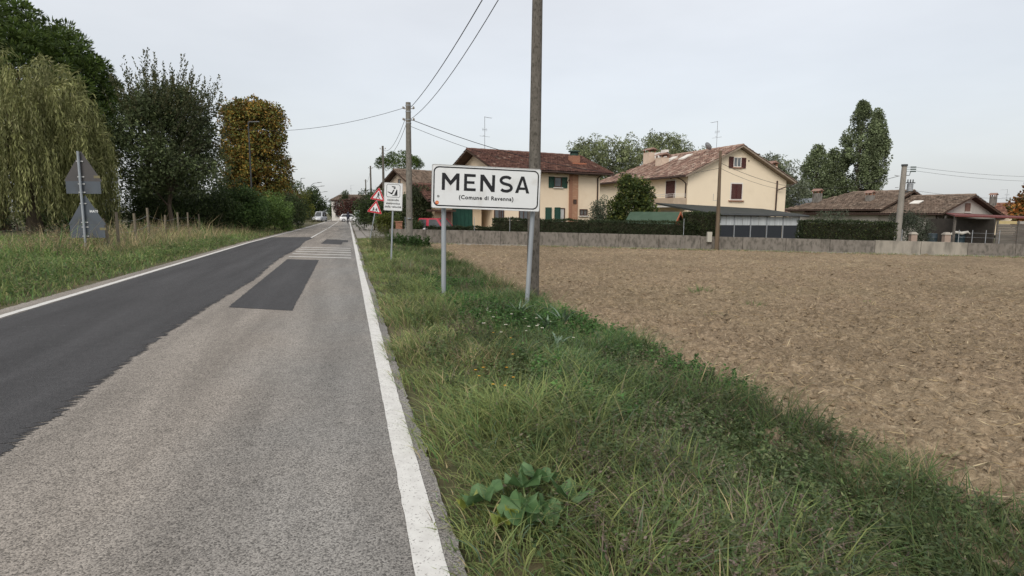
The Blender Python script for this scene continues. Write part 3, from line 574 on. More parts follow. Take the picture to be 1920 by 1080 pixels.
# ---- carport in front of the bungalow
CP = empty('carport', (33.6, 41.0, -.65), .1, 'open timber carport with dark red sloping roof and plank wall at the right edge', 'carport'); zc = .65
MB().hexa([(-2.8, .4, 2.26), (9, -.6, 1.98), (10, 9.6, 2.3), (3.4, 8.2, 2.5), (-2.8, .4, 2.36), (9, -.6, 2.08), (10, 9.6, 2.4), (3.4, 8.2, 2.6)]).build('roof', mat('dark_red_sheet', (.17, .055, .05), (.13, .045, .042), scale=3), CP)
PLK = mat('grey_plank', (.155, .14, .125), (.10, .09, .08), scale=4, stretch=(.3, 1, 5), rough=.95, attr=None)
for i in range(13): MB().box(.02, 8.5, -.03-.008*(i % 2), .0, .3+i*.112, .402+i*.112).build('plank', PLK, CP)
for i in range(6): MB().box(i*1.6+.0, i*1.6+.09, -.10, -.045, 0, 2.0).build('post', PLK, CP)
for i in range(4): MB().box(.1+i*1.5, 1.55+i*1.5, -.02, .0, 1.77, 1.98-.02*i).build('clear_panel', mat('yellowed_sheet', (.50, .40, .20), (.42, .34, .18), scale=2) if i == 0 else mat('grey_sheet', (.36, .34, .31), (.30, .29, .27), scale=2), CP)
MB().box(-.12, .0, .05, 6, 0, 2.1).build('side_wall', mat('shade_dark_plank', (.06, .052, .045), (.045, .04, .035), scale=4), CP)  # planks coloured dark to stand for the shade under the carport roof
for x, y in ((-2.5, .7), (1.2, 5.6)): MB().box(x, x+.12, y, y+.12, 0, 2.32).build('post', PLK, CP)
# junk stored under it
for i, (x, y, c, hh, lab) in enumerate(((30.7, 43.0, (.03, .045, .055), 1.0, 'blue grey plastic drum under the carport, left one'), (31.4, 42.4, (.04, .055, .07), .9, 'dark plastic drum under the carport, middle one'), (32.4, 42.6, (.022, .04, .05), 1.05, 'dark teal plastic drum under the carport, right one'))):
    o = MB().lathe([(.26, 0), (.3, .04), (.3, hh*.3), (.315, hh*.33), (.3, hh*.36), (.3, hh*.64), (.315, hh*.67), (.3, hh*.7), (.3, hh-.04), (.24, hh), (.05, hh+.01)], (0, 0, 0), 14).build('plastic_drum', mat('drum_%d' % i, c, rough=.5), smooth=True); o.location = (x, y, -.62); tag(o, lab, 'drum', 'drums under the carport')
sk = MB(); sk.tube([(-.7, 0, .95), (-.2, .05, 1.12), (.2, 0, 1.05), (.6, 0, 1.15), (.8, .02, 1.0)], [.05, .09, .12, .08, .03], 8); o = sk.build('dust_sheet', TRIM, smooth=True); o.location = (32.0, 42.2, -.62); tag(o, 'crumpled white sheet lying over the drums in the carport', 'sheet')

# ---- other houses
HL, rf = gable_house('cottage', (-12.4, 62.0, 0), .72, 'pale cottage with brown roof behind the second utility pole', 0, 11.5, 6.15, 0, 3.7, 1.9, 3.7, 1.9, .5, .7, mat('pale_pink_render', (.62, .52, .42), (.56, .47, .38), scale=1), PAL_H3)
pq = Plane(HL, (.7, 0, 0), (0, -1, 0), (-1, 0, 0)); pq.window(-.25, .25, 4.3, 5.2, sill=False, mid=False); chimney(rf, 5.2, -2.4, 4.7, 5.4, .7, .6, WHITER)
gable_house('cottage_porch', None, 0, None, 4.5, 11.0, 3.9, 0, 3, 1.2, 5.6, 1.5, .4, .4, MATS['pale_pink_render'], PAL_H2, root=HL, roof_name='porch_roof')
HM, rf = gable_house('outbuilding', (41.0, 80.0, -.6), R(20)+math.pi/2, 'small white outbuilding with grey metal roof between the houses', 0, 9, 4.6, 0, 3.2, 1.4, 3.2, 1.4, .6, .6, WHITER, PAL_H3, tiled=False, roofm=mat('standing_seam', (.20, .22, .235), (.16, .18, .19), scale=2, rough=.5, metal=.2))
for i in range(10):
    for sg in (1, -1): MB().hexa([(.4+i*.9, 0, 4.6), (.46+i*.9, 0, 4.6), (.46+i*.9, sg*3.2, 3.2), (.4+i*.9, sg*3.2, 3.2), (.4+i*.9, 0, 4.66), (.46+i*.9, 0, 4.66), (.46+i*.9, sg*3.2, 3.26), (.4+i*.9, sg*3.2, 3.26)]).build('roof_seam', METAL, rf)
po = Plane(HM, (.6, 0, 0), (0, -1, 0), (-1, 0, 0)); po.box('doorway', -.6, .7, .1, 2.6, -.02, .03, ROOFD); po.box('timber_brace', -2.3, 2.3, 3.0, 3.15, 0, .1, ROOFD); po.box('king_post', -.08, .08, 3.16, 4.2, 0, .1, ROOFD)
HR, rf = gable_house('tiled_house', (64, 74, -.6), R(28)+math.pi/2, 'distant house with reddish brown roof behind the autumn tree', 0, 14, 3.9, 0, 5, 1.9, 5, 1.9, .6, .6, CREAM, [(.24, .12, .085, 3), (.18, .09, .065, 3), (.28, .16, .11, 1)])
chimney(rf, 3, 1, 3.3, 4.8, .6, .6, CONC); chimney(rf, 6, 1, 3.3, 4.7, .5, .5, CONC); antenna(rf, 2, 0, 3.9, 1.8, .3)
HW, rf = gable_house('white_house', (-38.6, 132, 0), R(-14)+0, 'white two storey house at the far end of the road', 0, 11.5, 5.6, 0, 4, 1.2, 4, 1.2, .3, .3, WHITER, PAL_H3)
pw_ = Plane(HW, (0, -3.7, 0), (1, 0, 0), (0, -1, 0))
for a in (1.2, 3.6, 6): pw_.window(a, a+.8, 2.9, 4.0, mid=False); pw_.window(a, a+.8, .9, 2.0, mid=False)
pw2 = Plane(HW, (.3, 0, 0), (0, -1, 0), (-1, 0, 0))
for a in (-1.7, .9): pw2.window(a, a+.7, 2.8, 3.8, mid=False); pw2.window(a, a+.7, .8, 1.9, mid=False)
antenna(rf, 3, 0, 5.6, 2.2); antenna(rf, 9, 0, 5.6, 2.0, .6)

# ================================================================== WALLS, FENCES
GW = empty('garden_wall', (-8.0, 38.5, -.3), math.atan2(-5, 34), 'long stained concrete garden wall along the far side of the field', 'wall')
LW = math.hypot(34, 5)*1.35
CONCL = mat('pale_concrete', (.33, .305, .26), (.26, .24, .205), scale=2, stretch=(1, 1, .4), bump=.3, bscale=25, c3=(.12, .112, .095), c3scale=2.2, c3lo=.48, c3hi=.75)
def wallmat():
    m = mat('streaked_wall', (.20, .182, .16), (.145, .132, .115), scale=3.5, stretch=(1, 1, .5), bump=.4, bscale=20, rough=.95, c3=(.07, .066, .056), c3scale=7, c3lo=.47, c3hi=.8)
    return m
WALLM = wallmat()
def wall_top(x): return np.interp(x, [-8, 7, 17, 26, 40], [.62, .43, .30, .13, -.05])
edges = list(np.arange(0, LW-2, 2.45))+[LW]
def wz(u): return G(-8+.9894*u, 38.5-.1455*u)
for i in range(len(edges)-1):
    a, b = edges[i]+.012, edges[i+1]-.012; xa, xb = -8+.9894*a, -8+.9894*b; xm = (xa+xb)/2
    step = 0 if xm < 11.5 else (-.03 if xm < 21.4 else .0)
    pale = 21.4 < xm < 25.9
    za, zb_ = wall_top(xa)+.3+step+random.uniform(-.008, .008), wall_top(xb)+.3+step; g0 = min(wz(a), wz(b))
    m = CONCL if pale else WALLM
    MB().hexa([(a, -.09, g0+.3-.25), (b, -.09, g0+.3-.25), (b, .09, g0+.3-.25), (a, .09, g0+.3-.25), (a, -.09, za), (b, -.09, zb_), (b, .09, zb_), (a, .09, za)]).build('panel', m, GW)
    MB().hexa([(a, -.30, g0+.3-.2), (b, -.30, g0+.3-.2), (b, -.092, g0+.3-.2), (a, -.092, g0+.3-.2), (a, -.30, wz(a)+.3+.06), (b, -.30, wz(b)+.3+.06), (b, -.092, wz(b)+.3+.10), (a, -.092, wz(a)+.3+.10)]).build('footing', CONCL, GW)
for u in (1.0, 5.6, 7.9, 18.62, 30.9, 33.9, 34.6, 35.3, 36.0): MB().tube([(u, .15, .3), (u, .15, 1.15 if u > 20 else 1.7)], .018, 6).build('fence_post', METAL, GW)
for zz in (.75, 1.0): MB().tube([(33.9, .15, zz), (36.0, .15, zz-.05)], .006, 4).build('fence_wire', METAL, GW)
for u, lab in ((31.8, 'short pinkish gate pillar with pale cap, left of the pair behind the wall'), (33.6, 'short pinkish gate pillar with pale cap, right of the pair behind the wall')):
    x, y = -8+.9894*u+.2, 38.5-.1455*u+.9; o = empty('gate_pillar', (x, y, -.6), -.14, lab, 'pillar', 'gate pillars behind the wall'); MB().box(-.16, .16, -.16, .16, 0, 1.16).build('shaft', mat('pink_render', (.36, .28, .23), (.30, .235, .19), scale=4), o); MB().hexa([(-.21, -.21, 1.16), (.21, -.21, 1.16), (.21, .21, 1.16), (-.21, .21, 1.16), (-.1, -.1, 1.3), (.1, -.1, 1.3), (.1, .1, 1.3), (-.1, .1, 1.3)]).build('cap', CONCL, o)
# low front wall and fence beside the pavement
RF = empty('front_fence', (RO[0], RO[1], 0), math.atan2(RD[1], RD[0])-math.pi/2, 'low brick and concrete front fence along the pavement', 'fence')
for k, t0 in enumerate((41.2, 43.4)): MB().box(2.9, 3.34, t0, t0+.45, -.25, 1.02).build('brick_pillar', BRICK, RF); 
MB().box(2.85, 3.39, 41.15, 41.7, 1.021, 1.08).build('pillar_cap', BRICK, RF)
MB().box(3.02, 3.2, 41.66, 43.39, -.2, .75).build('brick_wall', BRICK, RF)
for k in range(20):
    a = 44.0+k*2.3; MB().box(3.0, 3.14, a, a+.14, -.2, 1.15+.05*(k % 3)).build('concrete_post', CONC, RF)
    MB().box(3.03, 3.11, a+.15, a+2.29, -.2, .62).build('wall_panel', CONC, RF)
    for j in range(9): MB().box(3.05, 3.09, a+.3+j*.22, a+.36+j*.22, .625, .98).build('picket', PLK, RF)
    MB().box(3.045, 3.095, a+.15, a+2.29, .985, 1.03).build('rail', PLK, RF)

# left: leaning wooden fence posts with wire
FP = [((-15.15, 22.6), 1.5, (.05, .10)), ((-15.3, 22.3), 1.25, (.14, .0)), ((-16.25, 25.4), 1.45, (.04, .05)), ((-17.4, 28.2), 1.7, (.01, 0)), ((-18.4, 31.2), 1.35, (-.05, 0)), ((-19.6, 34.6), 1.5, (.02, .03)), ((-20.9, 38.0), 1.5, (0, .04)), ((-22.0, 41.5), 1.4, (.03, 0))]
LABP = ['weathered fence post leaning nearest the road sign', 'short fence post propped against the nearest post', 'weathered leaning fence post, second along the row', 'tallest thin fence post in the weedy row', 'short grey fence post leaning back, fourth along', 'grey fence post, fifth along the weedy row', 'grey fence post beside the spiky tree trunk', 'farthest fence post in the weedy row']
tops = []
for (xy, h_, ln), lab in zip(FP, LABP):
    gz = G(*xy); o = MB().tube([(0, 0, -.2), (ln[0]*-.4, ln[1]*.4, h_*.5), (-ln[0]*1.3, ln[1], h_)], [.06, .055, .05], 8).build('fence_post', mat('silvered_wood', (.19, .165, .125), (.13, .11, .082), scale=6, stretch=(1, 1, .12), bump=.4, rough=.95), smooth=True); o.location = (*xy, gz); tag(o, lab, 'fence post', 'fence posts on the left verge'); tops.append(Vector((xy[0]-ln[0], xy[1]+ln[1]*.8, gz+h_*.8)))
tops.pop(1)
mb = MB()
for a, b in zip(tops, tops[1:]):
    for dz in (0, -.45): mb.tube(catenary(a+Vector((0, 0, dz)), b+Vector((0, 0, dz)), .05, 5), .005, 4)
tag(mb.build('fence_wire', METAL), 'thin rusty wire strung between the weathered fence posts', 'wire')

# ================================================================== POLES AND CABLES
def pole(name, loc, h, r0, r1, m, label, group='utility poles', lean=(0, 0), cat='pole'):
    o = empty(name, loc, 0, label, cat, group); MB().tube([(lean[0]*k/8, lean[1]*k/8, -.3*(k == 0)+h*k/8) for k in range(9)], [r0+(r1-r0)*k/8 for k in range(9)], 16).build('shaft', m, o, smooth=True); return o
def insul(o, p, d, col=None):
    mb = MB(); mb.tube([p, Vector(p)+Vector(d)*.16], .015, 6); q = Vector(p)+Vector(d)*.16
    mb.lathe([(.02, 0), (.05, .02), (.05, .05), (.035, .06), (.045, .09), (.02, .13)], q, 8); mb.build('insulator', mat('porcelain', (.35, .33, .30), rough=.3) , o, smooth=True); return q+Vector((0, 0, .06))
g = G(.47, 13.3); P1 = pole('utility_pole', (.47, 13.3, g), 8.9, .145, .10, POLEC, 'tall tapered concrete pole right behind the town sign', lean=(.06, 0))
g2 = G(-6.15, 35.2); P2 = pole('utility_pole', (-6.15, 35.2, g2), 8.3, .20, .145, mat('grey_pole_concrete', (.20, .19, .165), (.15, .14, .122), scale=8, stretch=(1, 1, .4), bump=.4, bscale=50, rough=.95, c3=(.10, .095, .08), c3scale=14, c3lo=.52, c3hi=.7), 'grey concrete pole standing in front of the garden wall', lean=(.05, 0))
for i, zz in enumerate((8.1, 7.75, 7.3, 7.1)): MB().tube([(.05, 0, zz), (.05, 0, zz+.05)], .165, 12).build('pole_band', METAL, P2)
for d in ((-1, 0, 0), (1, -.2, 0), (-.9, .4, 0), (1, .3, 0)):
    for zz in (7.95, 7.3): insul(P2, (.05+d[0]*.15, d[1]*.15, zz), d)
MB().tube([(.03, -.19, 1.6), (.03, -.20, 1.63)], .11, 10).build('number_plate', METAL, P2)
for (xy, h_, lab) in (((-12.8, 59), 8.2, 'thin concrete pole beside the umbrella pine'), ((-19.3, 81), 8.0, 'dark distant pole left of the umbrella pine'), ((-27.9, 113), 8.0, 'farthest short pole on the right of the road')):
    q = pole('utility_pole', (*xy, 0), h_, .15, .10, POLEC, lab); insul(q, (-.1, 0, h_-.3), (-1, 0, 0)); insul(q, (.1, 0, h_-.3), (1, 0, 0))
gx = wall_y(12.35)-.35; g3 = G(12.3, gx); WP = pole('wooden_pole', (12.25, gx, g3), 5.9, .135, .075, WOODP, 'thin brown wooden pole standing against the garden wall', lean=(-.06, 0), cat='pole')
mb = MB().tube([(-.12, -.02, 3.0), (-.36, -.02, 3.0), (-.36, -.02, 3.4)], .012, 5); mb.build('bracket', METAL, WP)
MB().box(-.55, -.28, .1, .3, .55, 1.15).build('meter_box', mat('pale_box', (.40, .39, .34)), WP)
TP = pole('transformer_pole', (24.2, 37.0, -.62), 5.35, .20, .145, mat('light_pole_concrete', (.29, .27, .24), (.23, .215, .19), scale=5, stretch=(1, 1, .3), bump=.3, c3=(.20, .19, .165), c3scale=8, c3lo=.5, c3hi=.75), 'pale concrete pole carrying a grey transformer behind the wall', lean=(.06, 0), cat='pole')
MB().tube([(.06, 0, 5.3), (.06, 0, 5.42)], .18, 12).build('pole_top', DKMETAL, TP)
tr = MB().lathe([(.12, 0), (.17, .04), (.17, .42), (.19, .44), (.12, .5)], (.48, -.05, 3.75), 14).build('transformer', METAL, TP, smooth=True)
MB().box(.2, .36, -.1, .0, 3.7, 3.8).build('transformer_bracket', DKMETAL, TP); MB().box(.25, .75, -.12, .02, 4.26, 4.32).build('crossbar', DKMETAL, TP)
for k in range(3): MB().lathe([(.02, 0), (.045, .03), (.02, .06), (.045, .09), (.02, .12), (.045, .15), (.02, .18)], (.32+k*.16, -.05, 4.32), 8).build('bushing', DKMETAL, tr)
for k in range(3): mb = MB().tube([(.2, 0, 5.25-.13*k), (.42, -.05, 5.25-.13*k)], .012, 5); mb.tube([(.42, -.05, 5.25-.13*k), (.72, -.1, 5.25-.13*k)], .04, 8); mb.build('strain_insulator', mat('green_glass_insulator', (.06, .09, .08), rough=.3), TP)
MB().tube([(.2, 0, 4.75), (.4, -.02, 4.75), (.45, -.02, 4.95)], .03, 6).build('lamp_arm', METAL, TP)
MB().tube([(-.2, 0, 4.7), (-.5, 0, 4.75)], .02, 5).build('bracket', METAL, TP); MB().tube([(-.2, 0, 4.0), (-.4, 0, 4.0)], .02, 5).build('bracket', METAL, TP)
MB().box(-.48, -.24, -.2, .0, .75, 1.2).build('meter_box', MATS['pale_box'], TP)
CAB = mat('black_cable', (.03, .03, .032), rough=.6)
def cable(a, b, sag, label, r=.013, grp='overhead cables'):
    tag(MB().tube(catenary(a, b, sag), r, 5).build('overhead_cable', CAB), label, 'cable', grp)
t1 = (.5, 13.2, 8.1+g); t2 = (-6.0, 35.1, 8.0+g2)
cable((.45, 13.2, 8.35+g), (-5.95, 35.1, 8.0+g2), .35, 'upper cable from the near pole to the second pole', .016); cable((.6, 13.2, 8.0+g), (-5.95, 35.1, 7.35+g2), .55, 'lower cable from the near pole to the second pole')
cable((-6.3, 35.2, 8.0+g2), (-27.0, 50.5, 9.3), 1.1, 'single cable crossing the road from the second pole to the left')
cable((-6.3, 35.3, 7.4+g2), (-12.75, 58.9, 7.8), .7, 'left cable from the second pole to the pole by the umbrella pine'); cable((-6.25, 35.3, 7.1+g2), (-12.65, 58.9, 7.5), .8, 'right cable from the second pole to the pole by the umbrella pine')
cable((-12.8, 59.1, 7.9), (-19.3, 80.9, 7.7), .6, 'cable between the two thin poles by the umbrella pine'); cable((-19.3, 81.1, 7.7), (-27.9, 112.9, 7.6), .8, 'cable between the two most distant poles')
cable((-6.0, 35.2, 7.35+g2), (10.5, 50.0, 5.0), .7, 'thick cable from the second pole over the dark brown roof', .02); cable((-6.0, 35.2, 6.95+g2), (10.5, 50.0, 4.8), .9, 'thin cable from the second pole over the dark brown roof', .012)
cable((12.2, gx, 5.2+g3), (23.2, 48.3, 3.9), .25, 'upper cable from the wooden pole to the sand coloured house'); cable((12.2, gx, 4.9+g3), (23.2, 48.3, 3.6), .3, 'lower cable from the wooden pole to the sand coloured house', .01)
cable((23.4, 48.6, 3.9), (24.0, 37.0, 4.1), .35, 'sagging cable from the sand coloured house to the transformer pole', .014); cable((10.9, 49.5, 4.9), (12.2, gx, 4.9+g3), .2, 'short cable from the brown roof eave to the wooden pole', .01)
cable((24.9, 36.9, 4.62), (52, 50, 5.4), .5, 'top cable running right from the transformer pole', .008); cable((24.9, 36.9, 4.4), (52, 50.5, 5.0), .5, 'second cable running right from the transformer pole', .008); cable((24.9, 36.9, 3.2), (52, 52, 3.9), .6, 'lowest cable running right from the transformer pole', .008)

# street lamps on the left
LAMPD = mat('lamp_head', (.10, .105, .11), rough=.4)
def lamp(x, y, h, kind, label):
    o = empty('street_lamp', (x, y, G(x, y)), 0, label, 'lamp', 'street lamps along the left side')
    if kind == 0:
        MB().tube([(0, 0, 0), (0, 0, h)], [.085, .05], 10).build('pole', DKMETAL, o, smooth=True); MB().tube([(0, 0, h-.05), (.35, -.1, h)], .03, 6).build('arm', DKMETAL, o); MB().hexa([(.1, -.2, h-.02), (.95, -.25, h), (.95, .0, h), (.1, .05, h-.02), (.1, -.2, h+.05), (.95, -.2, h+.07), (.95, -.05, h+.07), (.1, .05, h+.05)]).build('lamp_head', LAMPD, o)
    else:
        MB().tube([(0, 0, 0), (0, 0, h-1.2), (.15, 0, h-.6), (.7, -.1, h-.15), (1.7, -.25, h)], [.1, .08, .07, .06, .05], 10).build('pole', METAL, o, smooth=True); MB().hexa([(1.6, -.38, h-.08), (2.5, -.5, h+.02), (2.5, -.25, h+.02), (1.6, -.12, h-.08), (1.6, -.35, h+.06), (2.5, -.42, h+.1), (2.5, -.32, h+.1), (1.6, -.16, h+.06)]).build('lamp_head', LAMPD, o)
lamp(-22.4, 51.0, 9.1, 0, 'dark street lamp in front of the yellowing tree'); lamp(-35.9, 97, 8.5, 0, 'dark street lamp at the edge of the yellowing tree'); lamp(-45.5, 128, 8.9, 0, 'distant dark street lamp above the far trees')
lamp(-41.5, 122, 7.7, 1, 'nearest curved arm street lamp'); lamp(-43.8, 131, 7.4, 1, 'second curved arm street lamp'); lamp(-48.5, 148, 6.8, 1, 'farthest curved arm street lamp')

# ================================================================== SIGNS
SIGNW = mat('sign_white', (.70, .725, .74), (.66, .685, .70), scale=1.5, rough=.45, spec=.4, c3=(.55, .555, .54), c3scale=3.5, c3lo=.54, c3hi=.82)
SIGNK = mat('sign_black', (.012, .013, .016), rough=.5)
SIGNR = mat('sign_red', (.50, .018, .03), (.42, .015, .026), scale=3, rough=.45)
SIGNB = mat('sign_back_grey', (.088, .104, .124), (.072, .087, .105), scale=2, rough=.6, c3=(.065, .07, .078), c3scale=1.5)
ALU = mat('sign_aluminium', (.48, .49, .49), rough=.4, metal=.3)
POST = mat('zinc_post', (.34, .37, .40), (.27, .30, .33), scale=5, stretch=(1, 1, .2), rough=.5, metal=.25)
def rrect(w, h, r, n=5):
    pts = []
    for cx, cz, a0 in ((w/2-r, h/2-r, 0), (-w/2+r, h/2-r, 90), (-w/2+r, -h/2+r, 180), (w/2-r, -h/2+r, 270)):
        for k in range(n+1): a = R(a0+90*k/n); pts.append((cx+r*math.cos(a), cz+r*math.sin(a)))
    return pts
def plate(name, poly, y0, y1, m, parent): return MB().prism(poly, 'y', y0, y1).build(name, m, parent)
def ringplate(name, outer, inner, y0, y1, m, parent):
    n = len(outer); mb = MB(); mb.v = [(p[0], y, p[1]) for y in (y0, y1) for p in outer+inner]
    for i in range(n):
        j = (i+1) % n; mb.f += [(i, j, n+j, n+i), (2*n+i, 3*n+i, 3*n+j, 2*n+j), (i, 2*n+i, 2*n+j, j), (n+i, n+j, 3*n+j, 3*n+i)]
    return mb.build(name, m, parent)
def text(name, body, size, x, zz, y, m, parent, bold=0., align='CENTER', space=1.0):
    cu = bpy.data.curves.new(name, 'FONT'); cu.body = body; cu.size = size; cu.align_x = align; cu.offset = bold; cu.extrude = .001; cu.space_character = space; cu.resolution_u = 3
    tmp = bpy.data.objects.new('tmp', cu); COL.objects.link(tmp); dg = bpy.context.evaluated_depsgraph_get(); me = bpy.data.meshes.new_from_object(tmp.evaluated_get(dg)); bpy.data.objects.remove(tmp); bpy.data.curves.remove(cu)
    me.materials.clear(); me.materials.append(m); o = link(bpy.data.objects.new(name, me), parent); o.matrix_local = Matrix.Translation((x, y, zz)) @ Matrix.Rotation(math.pi/2, 4, 'X'); o['kind'] = 'stuff'; return o
def post(pts, r, parent, m=POST): return MB().tube(pts, r, 12).build('post', m, parent, smooth=True)

# ---- town sign
TSY = 11.3; ts = empty('town_sign', (-.49, TSY, -.15), 0, 'large white town entry sign reading MENSA on two grey posts', 'sign')
pnl_fr = Matrix.Translation((0, -.06, 2.235)) @ Matrix.Rotation(R(9), 4, 'Z') @ Matrix.Rotation(.031, 4, 'Y')
panel = plate('panel', rrect(2.06, .80, .03, 3), 0, .025, SIGNW, ts); panel.matrix_local = pnl_fr
ringplate('border', rrect(2.0, .735, .10), rrect(1.955, .69, .08), -.003, -.0005, SIGNK, panel)
ringplate('rim', rrect(2.065, .805, .03), rrect(2.045, .785, .028), -.006, -.0005, ALU, panel)
def P_(px): return (px-912.5)*.01034
def letter(polys, x0, x1, z0, h): 
    mb = MB(); w_ = x1-x0
    for poly in polys: mb.prism([(x0+a*w_, z0+b*h) for a, b in poly], 'y', -.003, -.0006)
    return mb.build('letter', SIGNK, panel)
LZ, LH = -.065, .315
letter([[(0, 0), (.175, 0), (.175, .66), (.5, .27), (.825, .66), (.825, 0), (1, 0), (1, 1), (.83, 1), (.5, .56), (.17, 1), (0, 1)]], P_(831), P_(862.5), LZ, LH)
letter([[(0, 0), (1, 0), (1, .165), (.25, .165), (.25, .425), (.88, .425), (.88, .58), (.25, .58), (.25, .835), (.97, .835), (.97, 1), (0, 1)]], P_(871), P_(892.5), LZ, LH)
letter([[(0, 0), (.2, 0), (.2, .66), (.76, 0), (1, 0), (1, 1), (.8, 1), (.8, .34), (.24, 1), (0, 1)]], P_(900.5), P_(927.5), LZ, LH)
xi = lambda y: .215+.36*y
Lf = [(0, 0), (.215, 0), (xi(.2), .2), (.5, .2), (.5, .345), (xi(.345), .345), (.5, .79), (.5, 1), (.395, 1)]
letter([Lf, [(1-a, b) for a, b in Lf][::-1]], P_(965.3), P_(992), LZ, LH)
cen = []   # S: a stroked centreline
for k in range(17): a = R(32+k*(256-32+14)/16); cen.append((.5+.385*math.cos(a), .715+.205*math.sin(a)))
for k in range(17): a = R(90-k*(240)/16); cen.append((.5+.40*math.cos(a), .285+.205*math.sin(a)))
w_S = P_(960.8)-P_(935.5); mb = MB(); hw = .0275; pts = [Vector((P_(935.5)+a*w_S, LZ+b*LH)) for a, b in cen]
for i, p in enumerate(pts):
    d = (pts[min(i+1, len(pts)-1)]-pts[max(i-1, 0)]).normalized(); nrm = Vector((-d.y, d.x))*hw
    for q in (p+nrm, p-nrm): mb.v += [(q.x, -.003, q.y), (q.x, -.0006, q.y)]
for i in range(len(pts)-1): b = i*4; mb.f += [(b, b+2, b+6, b+4), (b, b+4, b+5, b+1), (b+2, b+3, b+7, b+6)]
mb.build('letter', SIGNK, panel)
text('lettering', '(Comune di Ravenna)', .103, 0.0, -.22, -.0018, SIGNK, panel, bold=.003, space=1.15)
for x, zz, r, m in ((P_(825), -.185, .024, mat('grey_sticker', (.35, .36, .36), (.10, .10, .10), scale=60)), (P_(823), -.302, .034, mat('red_sticker', (.55, .07, .03), (.62, .18, .05), scale=25))):
    plate('sticker', [(x+r*math.cos(k*math.pi/8), zz+r*math.sin(k*math.pi/8)) for k in range(16)], -.0025, -.0004, m, panel)
plate('sticker_mark', [(P_(821.3), -.295), (P_(823), -.286), (P_(824.7), -.295), (P_(823), -.310)], -.0034, -.0026, mat('sticker_yellow', (.75, .50, .25)), panel)
for zz in (.25, -.25): MB().box(-.95, .95, .026, .055, zz-.02, zz+.02).build('stiffener', ALU, panel)
gl = G(-.49-.85, TSY)+.15; gr_ = G(.28, TSY)+.15
pa = post([(-.84, .0, gl-.15), (-.815, -.02, 2.45)], .046, ts); pb_ = post([(.775, .25, gr_-.15), (.92, .25, 2.40)], .046, ts)
for zz, x in ((2.45, -.815), (2.40, .92)): MB().lathe([(.047, 0), (.047, .015), (.01, .03)], (x, -.02 if x < 0 else .25, zz), 10).build('post_cap', DKMETAL, ts)

# ---- speed check sign
sc = empty('speed_check_sign', (-4.2, 20.3, G(-4.2, 20.3)), R(8), 'white rectangular speed control sign with a police officer pictogram', 'sign')
pn = plate('panel', rrect(.62, .94, .03, 3), 0, .02, SIGNW, sc); pn.matrix_local = Matrix.Translation((.12, -.04, 2.2)) @ Matrix.Rotation(.045, 4, 'Y')
ringplate('rim', rrect(.625, .945, .03), rrect(.59, .91, .025), -.004, -.0005, ALU, pn); ringplate('frame', rrect(.46, .44, .06), rrect(.435, .415, .05), -.0025, -.0005, SIGNK, pn).location.z = .20
for poly in ([(-.06, .36), (.07, .345), (.075, .315), (-.045, .325)], [(.0, .31), (.07, .305), (.065, .27), (.02, .262)], [(-.19, .17), (-.165, .165), (-.06, .13), (.0, .24), (.04, .235), (-.03, .09), (-.06, .075), (-.19, .15)], [(.03, .07), (.105, .245), (.13, .245), (.14, .06), (.03, .06)], [(-.03, .03), (.14, .03), (.14, .052), (-.03, .052)]):
    plate('pictogram', poly, -.0025, -.0005, SIGNK, pn)
for i, tx in enumerate(('controllo', 'elettronico', 'della velocità')): text('lettering', tx, .098, 0, -.14-.115*i, -.0018, SIGNK, pn, bold=.0022, space=1.06)
post([(-.005, 0, -.2), (.14, .005, 2.6)], .03, sc)

# ---- two warning triangles on a leaning post
def tri(side, r=.0): hh = side*.866; return [(-side/2, -hh/3), (side/2, -hh/3), (0, hh*2/3)]
def rtri(side, rad, n=4):
    c = tri(side-2*rad*1.732); pts = []
    for (x, y), a0 in zip(c, (150, 270, 30)):
        for k in range(n+1): a = R(a0+120*k/n); pts.append((x+rad*math.cos(a), y+rad*math.sin(a)))
    return pts
def triangle_sign(parent, mtx, side, kind):
    t = plate('panel', rtri(side, .04), 0, .02, SIGNW, parent); t.matrix_local = mtx
    ringplate('red_border', rtri(side-.02, .035), rtri(side*.66, .02), -.003, -.0005, SIGNR, t)
    S_ = side/.9
    if kind == 'walk': polys = [[(-.03, .22), (.03, .22), (.035, .16), (-.03, .16)], [(-.05, .15), (.05, .15), (.04, -.02), (-.04, -.02)], [(-.04, -.022), (.0, -.022), (-.06, -.16), (-.11, -.16)], [(.001, -.022), (.04, -.022), (.13, -.15), (.08, -.16)], [(.051, .13), (.12, .02), (.10, .0), (.051, .08)]]+[[(-.26+.1*k, -.17), (-.21+.1*k, -.17), (-.235+.1*k, -.215), (-.285+.1*k, -.215)] for k in range(6)]
    else: polys = [[(-.12, .07), (-.06, .07), (-.06, .01), (-.12, .01)], [(-.14, .0), (-.05, .0), (-.06, -.09), (-.13, -.09)], [(-.13, -.091), (-.10, -.091), (-.16, -.19), (-.2, -.18)], [(-.09, -.091), (-.06, -.091), (-.0, -.19), (-.05, -.19)], [(.06, .05), (.12, .05), (.12, -.01), (.06, -.01)], [(.05, -.02), (.14, -.02), (.13, -.09), (.06, -.09)], [(.06, -.091), (.09, -.091), (.05, -.19), (.01, -.19)], [(.10, -.091), (.13, -.091), (.2, -.18), (.16, -.19)], [(-.049, -.01), (.049, -.03), (.049, -.055), (-.049, -.035)]]
    for p in polys: plate('pictogram', [(a*S_, b*S_) for a, b in p], -.0025, -.0005, SIGNK, t)
    return t
wz_ = empty('warning_signs', (-9.05, 37.2, G(-9.05, 37.2)), R(5), 'two red bordered warning triangles on a leaning post by the pavement', 'sign')
